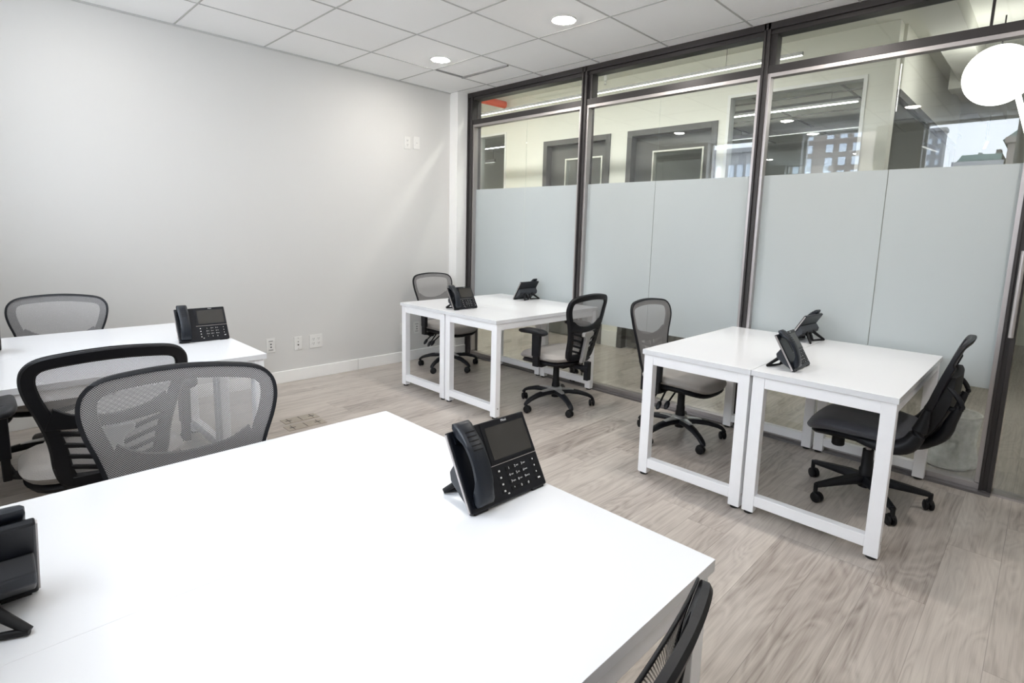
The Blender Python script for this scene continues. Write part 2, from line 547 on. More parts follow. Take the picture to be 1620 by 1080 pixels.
# ------------------------------------------------------------------ corridor and meeting room beyond
CX = 1.6
CH = 3.06
D1 = (-0.762, 0.265, 2.458); D2 = (-2.035, -0.991, 2.458)
W1 = (0.955, 1.535, 1.0, 2.650); W2 = (-3.29, -2.117, 0.9, 2.678)
bm = bm_new()
def wallrect(y0, y1, z0, z1): box(bm, CX, CX + 0.14, y0, y1, z0, z1)
wallrect(1.535, 3.0, 0, CH); wallrect(D1[1], W1[0], 0, CH)
wallrect(W1[0], W1[1], 0, W1[2]); wallrect(W1[0], W1[1], W1[3], CH)
wallrect(D1[0], D1[1], D1[2], CH)
wallrect(D2[1], D1[0], 0, CH); wallrect(D2[0], D2[1], D2[2], CH)
wallrect(W2[1], D2[0], 0, CH); wallrect(W2[0], W2[1], 0, W2[2]); wallrect(W2[0], W2[1], W2[3], CH)
wallrect(-3.475, W2[0], 0, CH)
struct('wall_corridor', bm, cwall_m, 'cream corridor wall with grey doors seen through the glass')
bm = bm_new(); box(bm, 0.115, 5.9, 2.9, 3.0, 0, CH); struct('wall_far', bm, cwall_m, 'cream end wall of the corridor')
bm = bm_new(); box(bm, 6.0, 6.1, YB, 3.0, 0, CH); struct('wall_open_area', bm, cwall_m, 'cream wall at the far side of the open area')
bm = bm_new(); box(bm, 0.10, 6.1, YB - 0.1, YB, 0, CH); struct('wall_open_side', bm, cwall_m, 'cream side wall of the open area')
bm = bm_new(); box(bm, 0.0, 0.11, 0.0, 3.0, 0, CH); struct('wall_corridor_side', bm, cwall_m, 'cream corridor wall continuing past the glass partition')
bm = bm_new(); box(bm, 0.0, 0.11, YB, 0.0, H, CH); struct('trim_2', bm, cwall_m, 'painted header above the glass partition')
bm = bm_new(); box(bm, 0.0, 6.1, YB - 0.1, 3.0, CH, CH + 0.1)
oc = struct('ceiling_corridor', bm, cceil_m, 'white painted exposed concrete ceiling over the corridor')
bm = bm_new()
for y0 in (-5.4, -3.9):
    box(bm, 0.12, 5.95, y0, y0 + 0.22, CH - 0.16, CH)
box(bm, 3.3, 3.55, YB, -3.6, CH - 0.22, CH)
obj('ceiling_beam', bm, cceil_m, oc)
bm = bm_new()
box(bm, CX - 0.012, CX, -0.985, -0.768, 0, 0.18); box(bm, CX - 0.012, CX, 0.27, 2.9, 0, 0.18)
box(bm, CX - 0.012, CX, -3.475, -2.04, 0, 0.18)
struct('baseboard_corridor', bm, trim_m, 'tall white baseboard along the corridor wall')
def cdoor(n, y0, y1, zt, l0, l1, lz):
    d = tag(empty('door_%d' % n, (CX + 0.05, (y0 + y1) / 2, 0)), 'grey door with a glazed panel across the corridor', 'door', kind='structure')
    bm = bm_new(); fw = 0.062
    for a, b_, c, e in ((y0, y0 + fw, 0, zt), (y1 - fw, y1, 0, zt), (y0 + fw, y1 - fw, zt - fw, zt)):
        box(bm, CX - 0.014, CX + 0.14, a, b_, c, e)
    pobj('door_frame', bm, doorf_m, d, bevel=0.002)
    bm = bm_new(); ya, yb, zz = y0 + fw, y1 - fw, zt - fw
    X0, X1 = CX + 0.085, CX + 0.125
    box(bm, X0, X1, ya, l0, 0.01, zz); box(bm, X0, X1, l1, yb, 0.01, zz)
    box(bm, X0, X1, l0, l1, lz, zz); box(bm, X0, X1, l0, l1, 0.01, 0.9)
    pobj('door_leaf', bm, door_m, d)
    bm = bm_new(); t = 0.018
    box(bm, X0 - 0.012, X1, l0, l0 + t, 0.9, lz); box(bm, X0 - 0.012, X1, l1 - t, l1, 0.9, lz); box(bm, X0 - 0.012, X1, l0 + t, l1 - t, lz - t, lz)
    pobj('vision_panel_trim', bm, cwall_m, d)
    bm = bm_new(); box(bm, X0 + 0.015, X0 + 0.021, l0 + t, l1 - t, 0.9, lz - t); pobj('vision_panel_glass', bm, glass_m, d)
cdoor(2, D1[0], D1[1], D1[2], -0.60, -0.03, 2.235)
cdoor(3, D2[0], D2[1], D2[2], -1.865, -1.27, 2.235)
for i, (y0, y1, z0, z1) in enumerate((W1, W2)):
    bm = bm_new(); t = 0.028
    box(bm, CX - 0.01, CX + 0.10, y0, y0 + t, z0, z1); box(bm, CX - 0.01, CX + 0.10, y1 - t, y1, z0, z1)
    box(bm, CX - 0.01, CX + 0.10, y0 + t, y1 - t, z1 - t, z1); box(bm, CX - 0.01, CX + 0.10, y0 + t, y1 - t, z0, z0 + t)
    o = struct('window_%d' % (8 + i), bm, trim_m, 'interior window of the meeting room across the corridor')
    bm = bm_new(); box(bm, CX + 0.05, CX + 0.056, y0 + t, y1 - t, z0 + t, z1 - t); obj('window_pane', bm, glass_m, o)
# meeting room interior
bm = bm_new()
box(bm, CX + 0.14, 5.9, -3.47, 2.9, 2.72, 2.76)
struct('ceiling_meeting_room', bm, dim_m, 'grey ceiling of the meeting rooms beyond')
bm = bm_new()
box(bm, 4.9, 4.96, -3.4, 2.9, 0, 2.72); box(bm, CX + 0.14, 4.9, -0.90, -0.84, 0, 2.72); box(bm, CX + 0.14, 4.9, 0.55, 0.61, 0, 2.72)
struct('wall_meeting_room', bm, dim_m, 'dim grey walls inside the meeting rooms')
bm = bm_new(); x = 2.2
while x < 4.9:
    box(bm, x - 0.012, x + 0.012, -3.4, -0.92, 2.708, 2.72); x += 0.9
for yy in (-3.0, -2.2, -1.4):
    box(bm, CX + 0.15, 4.88, yy - 0.01, yy + 0.01, 2.710, 2.72)
struct('trim_3', bm, mat('dark_ceiling_grid', (0.12, 0.12, 0.12), 0.7), 'dark ceiling grid of the meeting room')
side = tag(empty('wall_meeting_side', (3.6, -3.475, 0)), 'dark framed glass side wall of the meeting room', 'wall', kind='structure')
bm = bm_new(); box(bm, CX + 0.14, 5.2, -3.50, -3.44, 2.50, 2.56); box(bm, 5.14, 5.2, -3.50, -3.44, 0, 2.50); box(bm, CX + 0.14, 5.14, -3.50, -3.44, 0, 0.05)
pobj('side_frame', bm, doorf_m, side)
bm = bm_new(); box(bm, CX + 0.14, 5.2, -3.50, -3.44, 2.56, CH); pobj('side_header', bm, cwall_m, side)
bm = bm_new(); box(bm, CX + 0.14, 5.14, -3.474, -3.466, 0.05, 2.50); pobj('side_glass', bm, glass_m, side)

def linear_light(name, p0, p1, m_, label, group=None, w_=0.045, h_=0.05, cords=True, top=CH, lens=None, hm=None):
    p0 = Vector(p0); p1 = Vector(p1)
    t = tag(empty(name, (p0 + p1) / 2), label, 'light', group)
    d = (p1 - p0).normalized(); n = Vector((0, 0, 1)).cross(d)
    def bx(bm, z0, z1, hw, e=0.0):
        M = Matrix((d, n, Vector((0, 0, 1)))).transposed().to_4x4()
        L_ = (p1 - p0).length / 2
        box(bm, -L_ + e, L_ - e, -hw, hw, z0, z1, M)
    bm = bm_new(); bx(bm, 0, h_, w_ / 2); obj('housing', bm, hm or bead_m, t)
    bm = bm_new(); bx(bm, -0.005, -0.0005, lens or (w_ / 2 - 0.002), 0.003); obj('diffuser', bm, m_, t)
    if cords:
        for q in (-0.38, 0.38):
            bm = bm_new()
            c = d * ((p1 - p0).length * q)
            tube(bm, [c + Vector((0, 0, h_)), c + Vector((0, 0, top - t.location.z - 0.002))], 0.002, 6)
            obj('cord', bm, rub_m, t)
    return t
linear_light('linear_pendant', (0.80, 1.9, 2.692), (0.80, -3.03, 2.692), lin_m, 'long slim linear light hanging over the corridor behind the glass', w_=0.024, h_=0.024, hm=mat('pendant_grey', (0.10, 0.10, 0.095), 0.5))
linear_light('added_fill_strip', (0.42, 1.9, CH - 0.056), (0.42, -3.03, CH - 0.056), linc_m, 'added strip light on the corridor ceiling, out of view, brightening the corridor walls', w_=0.06, cords=False)  # strip added out of sight to light the corridor walls
linear_light('linear_pendant', (2.2, -1.2, 2.60), (2.185, -3.09, 2.60), linr_m, 'bright white linear light nearest the interior window of the meeting room', cords=True, top=2.72)
linear_light('linear_pendant', (3.6, -1.2, 2.60), (3.52, -3.1, 2.60), linf_m, 'fainter second linear light deeper in the meeting room', cords=True, top=2.72, w_=0.03)
linear_light('linear_pendant', (2.4, 2.5, 2.63), (2.4, 1.5, 2.63), linr_m, 'short linear light seen in the leftmost interior window', cords=True, top=2.72)
linear_light('linear_pendant', (2.7, 2.75, 2.46), (2.7, 2.35, 2.46), linf_m, 'small low linear light behind the leftmost interior window', cords=True, top=2.72, w_=0.03)
linear_light('linear_pendant', (2.4, 0.52, 2.335), (2.4, 0.24, 2.335), linr_m, 'short linear light behind the glazed panel of the first grey door', cords=True, top=2.72, w_=0.03)
linear_light('linear_pendant', (5.25, -3.8, 2.57), (6.0 - 0.1, -3.72, 2.57), linf_m, 'short slanted linear light in the open area by the meeting room side wall', cords=True, top=CH, w_=0.03)
# orange sprinkler pipe, white sprinkler drop
bm = bm_new(); tube(bm, [(0.45, 1.07, 3.005), (1.0, 1.0, 3.0), (1.54, 0.94, 2.99)], 0.046, 20)
o = obj('fire_pipe', bm, orange_m, smooth=True); tag(o, 'bright orange pipe under the corridor ceiling at the far corner', 'pipe')
t = tag(empty('sprinkler', (1.305, -0.86, CH)), 'small white sprinkler head hanging from the corridor ceiling', 'sprinkler')
bm = bm_new(); tube(bm, [(0, 0, -0.002), (0, 0, -0.10)], 0.016, 12); obj('drop_pipe', bm, trim_m, t, smooth=True)
bm = bm_new(); lathe(bm, [(0.0, -0.10), (0.010, -0.10), (0.008, -0.13), (0.018, -0.14), (0.0, -0.145)], 12); obj('sprinkler_head', bm, sil_m, t, smooth=True)
bm = bm_new()
tube(bm, [(0.9, 1.6, CH - 0.01), (1.2, 1.2, CH - 0.03), (1.0, 0.6, CH - 0.015), (1.3, 0.0, CH - 0.02), (1.25, -0.6, CH - 0.012)], 0.006, 6)
o = obj('ceiling_cable', bm, grid_m, smooth=True); tag(o, 'thin grey cable running loosely under the corridor ceiling', 'cable')
# globe lamp
gl = tag(empty('globe_lamp', (2.0, -4.078, 2.622)), 'large glowing white globe lamp hanging in the open area beyond the glass', 'light')
bm = bm_new(); bmesh.ops.create_uvsphere(bm, u_segments=40, v_segments=24, radius=0.222); obj('globe', bm, globe_m, gl, smooth=True)
bm = bm_new(); tube(bm, [(0, 0, 0.23), (0, 0, CH - 2.622)], 0.005, 8); obj('cord', bm, rub_m, gl)
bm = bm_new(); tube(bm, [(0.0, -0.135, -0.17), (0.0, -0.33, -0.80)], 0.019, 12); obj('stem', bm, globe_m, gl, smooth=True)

# ------------------------------------------------------------------ room downlights
def downlight(x, y, label, lens=None):
    t = tag(empty('downlight', (x, y, H)), label, 'light', 'recessed downlights')
    bm = bm_new(); lathe(bm, [(0.083, 0.0), (0.083, -0.004), (0.078, -0.007), (0.068, -0.005), (0.068, 0.0)], 40); obj('trim_ring', bm, trim_m, t, smooth=True)
    bm = bm_new(); lathe(bm, [(0.0, -0.016), (0.025, -0.0148), (0.048, -0.0105), (0.062, -0.005), (0.0675, -0.0015), (0.0675, -0.0005), (0.0, -0.0005)], 40); obj('lens', bm, lens or bulb_m, t, smooth=True)
    return t
downlight(-0.890, -0.814, 'round lit recessed downlight nearer the far wall corner')
downlight(-0.896, -2.114, 'round lit recessed downlight nearer the top edge of the picture')
for yy, wh in ((-0.76, 'over the far left desks'), (-2.13, 'between the left desks'), (-3.35, 'over the foreground desks')):
    downlight(-3.08, yy, 'round lit downlight seen only reflected in the glass, ' + wh, bulb2_m)
downlight(-0.9, -4.75, 'added fill downlight beyond the right desks, out of view')  # unseen lamp added as interior fill
downlight(-3.08, -4.75, 'added fill downlight above the viewer, out of view', bulb2_m)  # second unseen lamp added to fill the room with light
downlight(-0.9, -3.42, 'round lit downlight over the right pair of desks, above the picture')

# ------------------------------------------------------------------ city outside the street windows
XB = -30
bm = bm_new(); box(bm, -120, -4.6, -80, 80, -14.1, -14); struct('ground_street', bm, street_m, 'grey street far below the windows')
def building(name, x0, x1, y0, y1, z1, m_, label, wins=(), roof=None, extra=()):
    t = tag(empty(name, ((x0 + x1) / 2, (y0 + y1) / 2, -14)), label, 'building')
    cx_, cy_ = t.location.x, t.location.y
    bm = bm_new(); box(bm, x0 - cx_, x1 - cx_, y0 - cy_, y1 - cy_, 0, z1 + 14)
    box(bm, x0 - cx_ , x1 - cx_ + 0.25, y0 - cy_ - 0.1, y1 - cy_ + 0.1, z1 + 13.85, z1 + 14.1)
    obj('wall', bm, m_, t)
    first = None
    for (yy, zz, ww, hh) in wins:
        if first is None:
            bm = bm_new(); box(bm, 0, 0.08, -0.5, 0.5, -0.5, 0.5); first = obj('window', bm, pane_m, t); o = first
        else:
            o = first.copy(); C.objects.link(o)
        o.location = (x1 - cx_, yy - cy_, zz + 14); o.scale = (1, ww, hh)
    for (pts, ya, yb, mm) in extra:
        bm = bm_new(); prism(bm, pts, lambda a, b_, tt: Vector((tt - cx_, a - cy_, b_ + 14)), ya, yb); obj('roof', bm, mm, t)
    return t
wb = []
for zi in range(5):
    for yy in (3.6, 4.25, 4.9, 5.9, 6.9, 7.6): wb.append((yy, 6.9 - zi * 0.98 * 0.72, 0.34 if yy != 5.9 else 0.28, 0.42))
building('apartment_building', -40, XB, 2.4, 8.3, 9.2, brick_m, 'brown brick apartment block with rows of pale windows, reflected in the glass', wb)
wc = [(yy, zz, 0.35, 0.85) for yy in (9.2, 9.75, 10.3, 11.1, 11.9) for zz in (5.2, 3.9)]
building('corner_building', -39, XB, 8.9, 15, 6.5, stone_m, 'grey stone corner building reflected left of the second post', wc)
building('office_tower', -51.2, -50, 2.55, 5.2, 9.9, stone_m, 'slim grey tower reflected in the right glass bay', [(yy, 9.0 - k * 0.8, 0.22, 0.4) for k in range(4) for yy in (2.85, 3.4)])
building('low_building', -38, XB, -2.3, -0.62, 5.0, stone_m, 'low grey building with a green sloping roof reflected beside the globe lamp', [],
         extra=[([(-0.6, 5.0), (-0.85, 5.42), (-2.3, 5.42), (-2.3, 5.0)], -37.5, XB, roof_m), ([(-1.35, 5.4), (-1.35, 5.62), (-1.5, 5.62), (-1.5, 5.4)], -32, -31, stone_m), ([(-2.0, 5.4), (-2.0, 5.72), (-2.18, 5.72), (-2.18, 5.4)], -32, -31, brick_m)])
building('gabled_building', -38, XB, -9.0, -2.45, 6.0, brick_m, 'dark brown building with a gabled roof reflected under the globe lamp', [],
         extra=[([(-2.25, 6.0), (-3.1, 6.75), (-5.5, 6.9), (-5.5, 6.0)], -37, XB, roof_m)])

# ------------------------------------------------------------------ desks
DW, DD, DH = 1.175, 0.585, 0.712
def make_desk():
    t = empty('office_desk')
    hx, hy = DW / 2, DD / 2
    bm = bm_new(); box(bm, -hx, hx, -hy, hy, DH - 0.025, DH); obj('tabletop', bm, desk_m, t, bevel=0.0006)
    for sx in (-1, 1):
        for sy in (-1, 1):
            x0 = sx * (hx - 0.012); y0 = sy * (hy - 0.006)
            xa, xb_ = sorted((x0, x0 - sx * 0.045)); ya, yb = sorted((y0, y0 - sy * 0.055))
            bm = bm_new(); box(bm, xa, xb_, ya, yb, 0.012, DH - 0.025); lg = obj('leg', bm, leg_m, t, bevel=0.002)
            bm = bm_new(); lathe(bm, [(0, 0), (0.021, 0), (0.022, 0.012), (0, 0.012)], 18, ((xa + xb_) / 2, (ya + yb) / 2)); obj('foot', bm, rub_m, lg, smooth=True)
    yi = hy - 0.006 - 0.055
    for sx in (-1, 1):
        x0 = sx * (hx - 0.014); xa, xb_ = sorted((x0, x0 - sx * 0.040))
        bm = bm_new(); box(bm, xa, xb_, -yi, yi, 0.046, 0.098); obj('bottom_rail', bm, leg_m, t, bevel=0.002)
        bm = bm_new(); box(bm, xa, xb_, -yi, yi, 0.632, DH - 0.0255); obj('top_rail', bm, leg_m, t, bevel=0.002)
    xi = hx - 0.012 - 0.045
    for sy in (-1, 1):
        y0 = sy * (hy - 0.008); ya, yb = sorted((y0, y0 - sy * 0.03))
        bm = bm_new(); box(bm, -xi, xi, ya, yb, 0.640, DH - 0.0255); obj('apron', bm, leg_m, t, bevel=0.002)
    bm = bm_new(); M = Matrix.Translation((-hx + 0.034, -hy + 0.006, 0.075)) @ Matrix.Rotation(PI / 2, 4, 'X')
    lathe(bm, [(0, 0), (0.006, 0), (0.005, 0.003), (0, 0.003)], 12, M=M); obj('screw', bm, bead_m, t)
    return t
desk = make_desk()
def dsk(x, y, label, first=[True]):
    o = desk if first[0] else copy_tree(desk)
    first[0] = False
    o.location = (x, y, 0); tag(o, label, 'desk', 'white desks in back to back pairs'); return o
LG = 0.0025
dsk(-0.6125, -0.690 - DD / 2, 'white desk nearest the far wall corner, in front of the glass partition')
dsk(-0.6125, -0.690 - DD * 1.5 - LG, 'white desk with a visible screw on its leg, in the pair by the far corner')
dsk(-0.6, -3.012 - DD / 2, 'white desk of the right pair, its grey seated chair to the left')
dsk(-0.6, -3.012 - DD * 1.5 - LG, 'white desk of the right pair with the all black chair tucked under it')
dsk(-2.753 - DW / 2, -0.715 - DD / 2, 'white desk at far left, its back edge nearest the left wall')
dsk(-2.753 - DW / 2, -0.715 - DD * 1.5 - LG, 'white desk at far left, nearer the dark-backed chair')
dsk(-2.780 - DW / 2, -2.985 - DD / 2, 'big white desktop in the foreground, far half below the mesh chair')
dsk(-2.780 - DW / 2, -2.985 - DD * 1.5 - 0.0003, 'nearest white desktop at the bottom of the picture')

# ------------------------------------------------------------------ phones
def text_bm(bm, items, M):
    """items: (string, x, y, size) in the plane of M"""
    for s, x, y, size in items:
        cu = bpy.data.curves.new('txt', 'FONT'); cu.body = s; cu.size = size; cu.align_x = 'CENTER'; cu.align_y = 'CENTER'
        cu.resolution_u = 2
        o = bpy.data.objects.new('txt', cu); C.objects.link(o)
        dg = bpy.context.evaluated_depsgraph_get()
        me = bpy.data.meshes.new_from_object(o.evaluated_get(dg))
        tmp = bmesh.new(); tmp.from_mesh(me)
        bmesh.ops.solidify(tmp, geom=tmp.faces[:], thickness=0.0003)
        mp = {}
        for v in tmp.verts: mp[v] = bm.verts.new(M @ Vector((v.co.x + x, v.co.y + y, v.co.z + 0.0003)))
        for f in tmp.faces:
            try: bm.faces.new([mp[v] for v in f.verts])
            except Exception: pass
        tmp.free(); bpy.data.meshes.remove(me); bpy.data.objects.remove(o); bpy.data.curves.remove(cu)

def make_phone():
    t = empty('desk_phone')
    Wp, Lp, Tp = 0.237, 0.186, 0.014
    al = math.radians(60)
    # slab plane: u along x, v up the slope, n out of the face; faces local -Y
    ux = Vector((1, 0, 0)); vv = Vector((0, math.cos(al), math.sin(al))); nn = ux.cross(vv)
    S = Matrix((ux, vv, nn)).transposed().to_4x4()
    S.translation = Vector((-Wp / 2, 0, 0.006))
    bm = bm_new(); box(bm, 0, Wp, 0, Lp, -Tp, 0, S); body = obj('body', bm, ph_m, t, bevel=0.003)
    bm = bm_new(); box(bm, -0.0022, 0.0, 0.004, Lp - 0.004, -Tp + 0.003, -0.004, S); obj('side_strip', bm, bead_m, t)
    bm = bm_new(); box(bm, Wp, Wp + 0.0022, 0.004, Lp - 0.004, -Tp + 0.003, -0.004, S); obj('side_strip', bm, bead_m, t)
    # screen bezel and screen
    bm = bm_new(); box(bm, Wp * 0.385, Wp - 0.002, Lp * 0.455, Lp - 0.002, 0, 0.0015, S); bz = obj('screen_bezel', bm, ph_m, t, bevel=0.0006)
    bm = bm_new(); box(bm, Wp * 0.43, Wp * 0.955, Lp * 0.50, Lp * 0.915, 0.0015, 0.0020, S); obj('screen', bm, scr_m, bz)
    bm = bm_new(); box(bm, Wp * 0.37, Wp - 0.002, Lp * 0.437, Lp * 0.444, 0, 0.0018, S); obj('divider_line', bm, bead_m, t)
    bm = bm_new(); K = S @ Matrix.Translation((0, 0, 0.0016))
    text_bm(bm, [('Mitel', Wp * 0.70, Lp * 0.957, 0.0085)], K); obj('logo', bm, key_m, t)
    # number keys and side keys
    bm = bm_new()
    K0 = S @ Matrix.Translation((0, 0, 0.0))
    for r_i in range(4):
        for c_i in range(3):
            cx_, cy_ = Wp * (0.575 + 0.095 * c_i), Lp * (0.355 - 0.083 * r_i)
            box(bm, cx_ - 0.009, cx_ + 0.009, cy_ - 0.005, cy_ + 0.005, 0, 0.0012, K0)
    for r_i in range(4):
        for cx_ in (Wp * 0.445, Wp * 0.91):
            cy_ = Lp * (0.36 - 0.083 * r_i); box(bm, cx_ - 0.008, cx_ + 0.008, cy_ - 0.0045, cy_ + 0.0045, 0, 0.0012, K0)
    kp = obj('keypad', bm, blk2_m, t)
    bm = bm_new(); K1 = S @ Matrix.Translation((0, 0, 0.00125))
    its = []
    rows = ['1', '2', '3', '4', '5', '6', '7', '8', '9', '*', '0', '#']
    sub = ['', 'ABC', 'DEF', 'GHI', 'JKL', 'MNO', 'PQRS', 'TUV', 'WXYZ', '', '', '']
    for k in range(12):
        cx_, cy_ = Wp * (0.575 + 0.095 * (k % 3)), Lp * (0.355 - 0.083 * (k // 3))
        its.append((rows[k], cx_ - (0.003 if sub[k] else 0), cy_, 0.0085))
        if sub[k]: its.append((sub[k], cx_ + 0.0045, cy_, 0.0042))
    text_bm(bm, its, K1)
    for r_i in range(4):
        cy_ = Lp * (0.36 - 0.083 * r_i)
        box(bm, Wp * 0.445 - 0.0025, Wp * 0.445 + 0.0025, cy_ - 0.002, cy_ + 0.002, 0, 0.0004, K1)
        box(bm, Wp * 0.91 - 0.0015, Wp * 0.91 + (0.006 if r_i == 3 else 0.0015), cy_ - 0.0018, cy_ + 0.0018, 0, 0.0004, K1)
    box(bm, Wp * 0.475, Wp * 0.475 + 0.005, Lp * 0.06, Lp * 0.06 + 0.003, -0.0012, -0.0008, K1)
    obj('key_legends', bm, key_m, kp)
    # handset: arched bar with rounded ends on the left
    bm = bm_new(); hw = 0.024; n = 22
    rings = []
    for i in range(n + 1):
        s = i / n
        v = 0.010 + s * (Lp + 0.004)
        arch = 0.020 + 0.026 * max(0.0, math.sin(PI * s)) ** 0.8
        thick = 0.017 + 0.012 * (abs(2 * s - 1) ** 2.5)
        bot = arch - thick + 0.004 if 0.12 < s < 0.88 else 0.003 + 0.002 * (s > 0.5)
        if 0.12 < s < 0.25: bot = 0.003 + (arch - thick + 0.001) * (s - 0.12) / 0.13
        if 0.75 < s < 0.88: bot = 0.003 + (arch - thick + 0.001) * (0.88 - s) / 0.13
        w0 = hw * (1.0 if 0.04 < s < 0.96 else 0.90) * (0.92 + 0.10 * abs(2 * s - 1))
        e = 0.0 if 0 < i < n else 0.003
        pr = []
        for (a, b_) in ((-1, 0.12), (-1, 0.70), (-0.80, 0.95), (-0.4, 1.0), (0, 1.02), (0.4, 1.0), (0.80, 0.95), (1, 0.70), (1, 0.12), (0.85, 0.0), (-0.85, 0.0)):
            pr.append(bm.verts.new(S @ Vector((0.034 + a * w0, v, bot + e + (arch - bot - 2 * e) * b_))))
        rings.append(pr)
    for a, b_ in zip(rings, rings[1:]):
        for k in range(len(a)): bm.faces.new((a[k], a[(k + 1) % len(a)], b_[(k + 1) % len(a)], b_[k]))
    bm.faces.new(list(reversed(rings[0]))); bm.faces.new(rings[-1])
    hs = obj('handset', bm, phs_m, t, smooth=True, auto=50)
    bm = bm_new()
    for k in range(5):
        v = Lp * (0.92 - 0.058 * k)
        s = (v - 0.010) / (Lp + 0.004); arch = 0.020 + 0.026 * max(0.0, math.sin(PI * s)) ** 0.8
        box(bm, 0.022, 0.048, v - 0.0011, v + 0.0011, arch - 0.002, arch + 0.0013, S)
    obj('earpiece_slots', bm, blk2_m, hs)
    # cradle under the handset
    bm = bm_new(); box(bm, 0.010, 0.058, 0.01, 0.03, 0, 0.0035, S); box(bm, 0.010, 0.058, Lp - 0.03, Lp - 0.006, 0, 0.0035, S); obj('cradle', bm, ph_m, t)
    # stand: wedge behind the slab and a splayed foot
    bm = bm_new()
    prism(bm, [(0.012, -Tp - 0.0003), (0.118, -Tp - 0.0003), (0.104, -Tp - 0.030), (0.084, -Tp - 0.036), (0.040, -Tp - 0.016)],
          lambda a, b_, x: S @ Vector((x, a, b_)), 0.004, Wp - 0.004)
    st = obj('stand', bm, phg_m, t, bevel=0.003)
    for sx in (-1, 1):
        bm = bm_new()
        tube(bm, [(sx * 0.030, 0.066, 0.072), (sx * 0.060, 0.098, 0.040), (sx * 0.098, 0.132, 0.0065)], [0.012, 0.009, 0.0062], 8)
        tube(bm, [(sx * 0.098, 0.132, 0.0062), (sx * 0.05, 0.110, 0.006), (sx * 0.012, 0.100, 0.006)], [0.0060, 0.0055, 0.0055], 8)
        tube(bm, [(sx * 0.012, 0.100, 0.006), (sx * 0.018, 0.088, 0.03), (sx * 0.024, 0.068, 0.062)], [0.0055, 0.007, 0.009], 8)
        obj('stand_foot', bm, blk2_m, t, smooth=True, auto=60)
    # feet pads under the slab
    bm = bm_new(); box(bm, -Wp * 0.46, -Wp * 0.30, 0.002, 0.016, 0.0, 0.008); box(bm, Wp * 0.30, Wp * 0.46, 0.002, 0.016, 0.0, 0.008); obj('rubber_pad', bm, rub_m, t)
    return t
phone = make_phone()
def ph(x, y, rz, label, first=[True]):
    o = phone if first[0] else copy_tree(phone)
    first[0] = False
    o.location = (x, y, DH + 0.0005); o.rotation_euler = (0, 0, rz); tag(o, label, 'phone', 'black desk phones'); return o
ph(-2.9075, -3.722, math.radians(-1.5), 'large black desk phone on the foreground desk, screen facing the viewer')
ph(-2.885, -1.415, math.radians(-3), 'black desk phone on the far left desk, screen facing the viewer')
ph(-1.005, -1.315, 0, 'black desk phone with a bright reflection on its screen, on the far corner desks')
ph(-0.960, -3.755, 0, 'black desk phone at the near edge of the right desks, seen from its handset side')
ph(-0.145, -1.085, PI, 'black desk phone by the glass on the far corner desks, back turned')
ph(-0.150, -3.462, PI + math.radians(-6), 'black desk phone by the glass on the right desks, back turned')
ph(-3.832, -3.388, PI, 'black desk phone cut off by the left edge in the foreground, back turned')
ph(-3.772, -1.06, PI, 'black desk phone just showing at the left edge on the far left desk')

# ------------------------------------------------------------------ office chairs
def Bsurf(s, z, off=0.0):
    """front surface of the reclined, wrapped backrest; off > 0 goes backwards"""
    t = (z - 0.43) / 0.455
    y = -0.205 - 0.015 * math.sin(PI * min(1, t * 1.3)) - 0.085 * max(t, 0.0) ** 1.4
    return Vector((s, y + 0.28 * s * s - off, z))
HALF = [(0.0, 0.900), (0.11, 0.894), (0.187, 0.881), (0.225, 0.851), (0.236, 0.805), (0.226, 0.745), (0.204, 0.68), (0.184, 0.61), (0.174, 0.55), (0.168, 0.48), (0.150, 0.425), (0.110, 0.402), (0.0, 0.396)]
OUT = cat_rom(HALF + [(-a, b_) for a, b_ in reversed(HALF[1:-1])], 5)

def inset(path, d):
    n = len(path); out = []
    for i in range(n):
        a = Vector(path[i - 1]); b_ = Vector(path[(i + 1) % n]); t = (b_ - a).normalized()
        nrm = Vector((t.y, -t.x))
        dd = d(path[i]) if callable(d) else d
        out.append((path[i][0] + nrm.x * dd, path[i][1] + nrm.y * dd))
    return out

def ribbon(bm, edgeL, edgeR, off0, off1, closed=False, ch=0.004, bow=0.0):
    """strip on the back surface between two (s,z) edge paths, with depth and chamfered back"""
    def G(p, o_):
        if not bow: return o_
        k = min(1, max(0, (p[1] - 0.60) / 0.22)); return o_ + bow * k * max(0, 1 - (p[0] / 0.215) ** 2) ** 0.7
    rings = []
    for (l, r) in zip(edgeL, edgeR):
        l = Vector(l); r = Vector(r); dd = (r - l); k = min(0.3, ch / max(dd.length, 1e-6))
        li, ri = l + dd * k, r - dd * k
        rings.append([bm.verts.new(Bsurf(p[0], p[1], G(p, o_))) for p, o_ in ((l, off0), (l, off1 - ch), (li, off1), (ri, off1), (r, off1 - ch), (r, off0))])
    n = len(rings)
    for i in range(n if closed else n - 1):
        a, b_ = rings[i], rings[(i + 1) % n]
        for k in range(6): bm.faces.new((a[k], a[(k + 1) % 6], b_[(k + 1) % 6], b_[k]))
    if not closed:
        bm.faces.new(list(reversed(rings[0]))); bm.faces.new(rings[-1])

def bar2(bm, pts, ws, off0, off1):
    pts = [Vector(p) for p in pts]; L_, R_ = [], []
    for i, p in enumerate(pts):
        t = (pts[min(i + 1, len(pts) - 1)] - pts[max(i - 1, 0)]).normalized(); n = Vector((t.y, -t.x))
        L_.append(p + n * ws[i] / 2); R_.append(p - n * ws[i] / 2)
    ribbon(bm, L_, R_, off0, off1, ch=0.003)

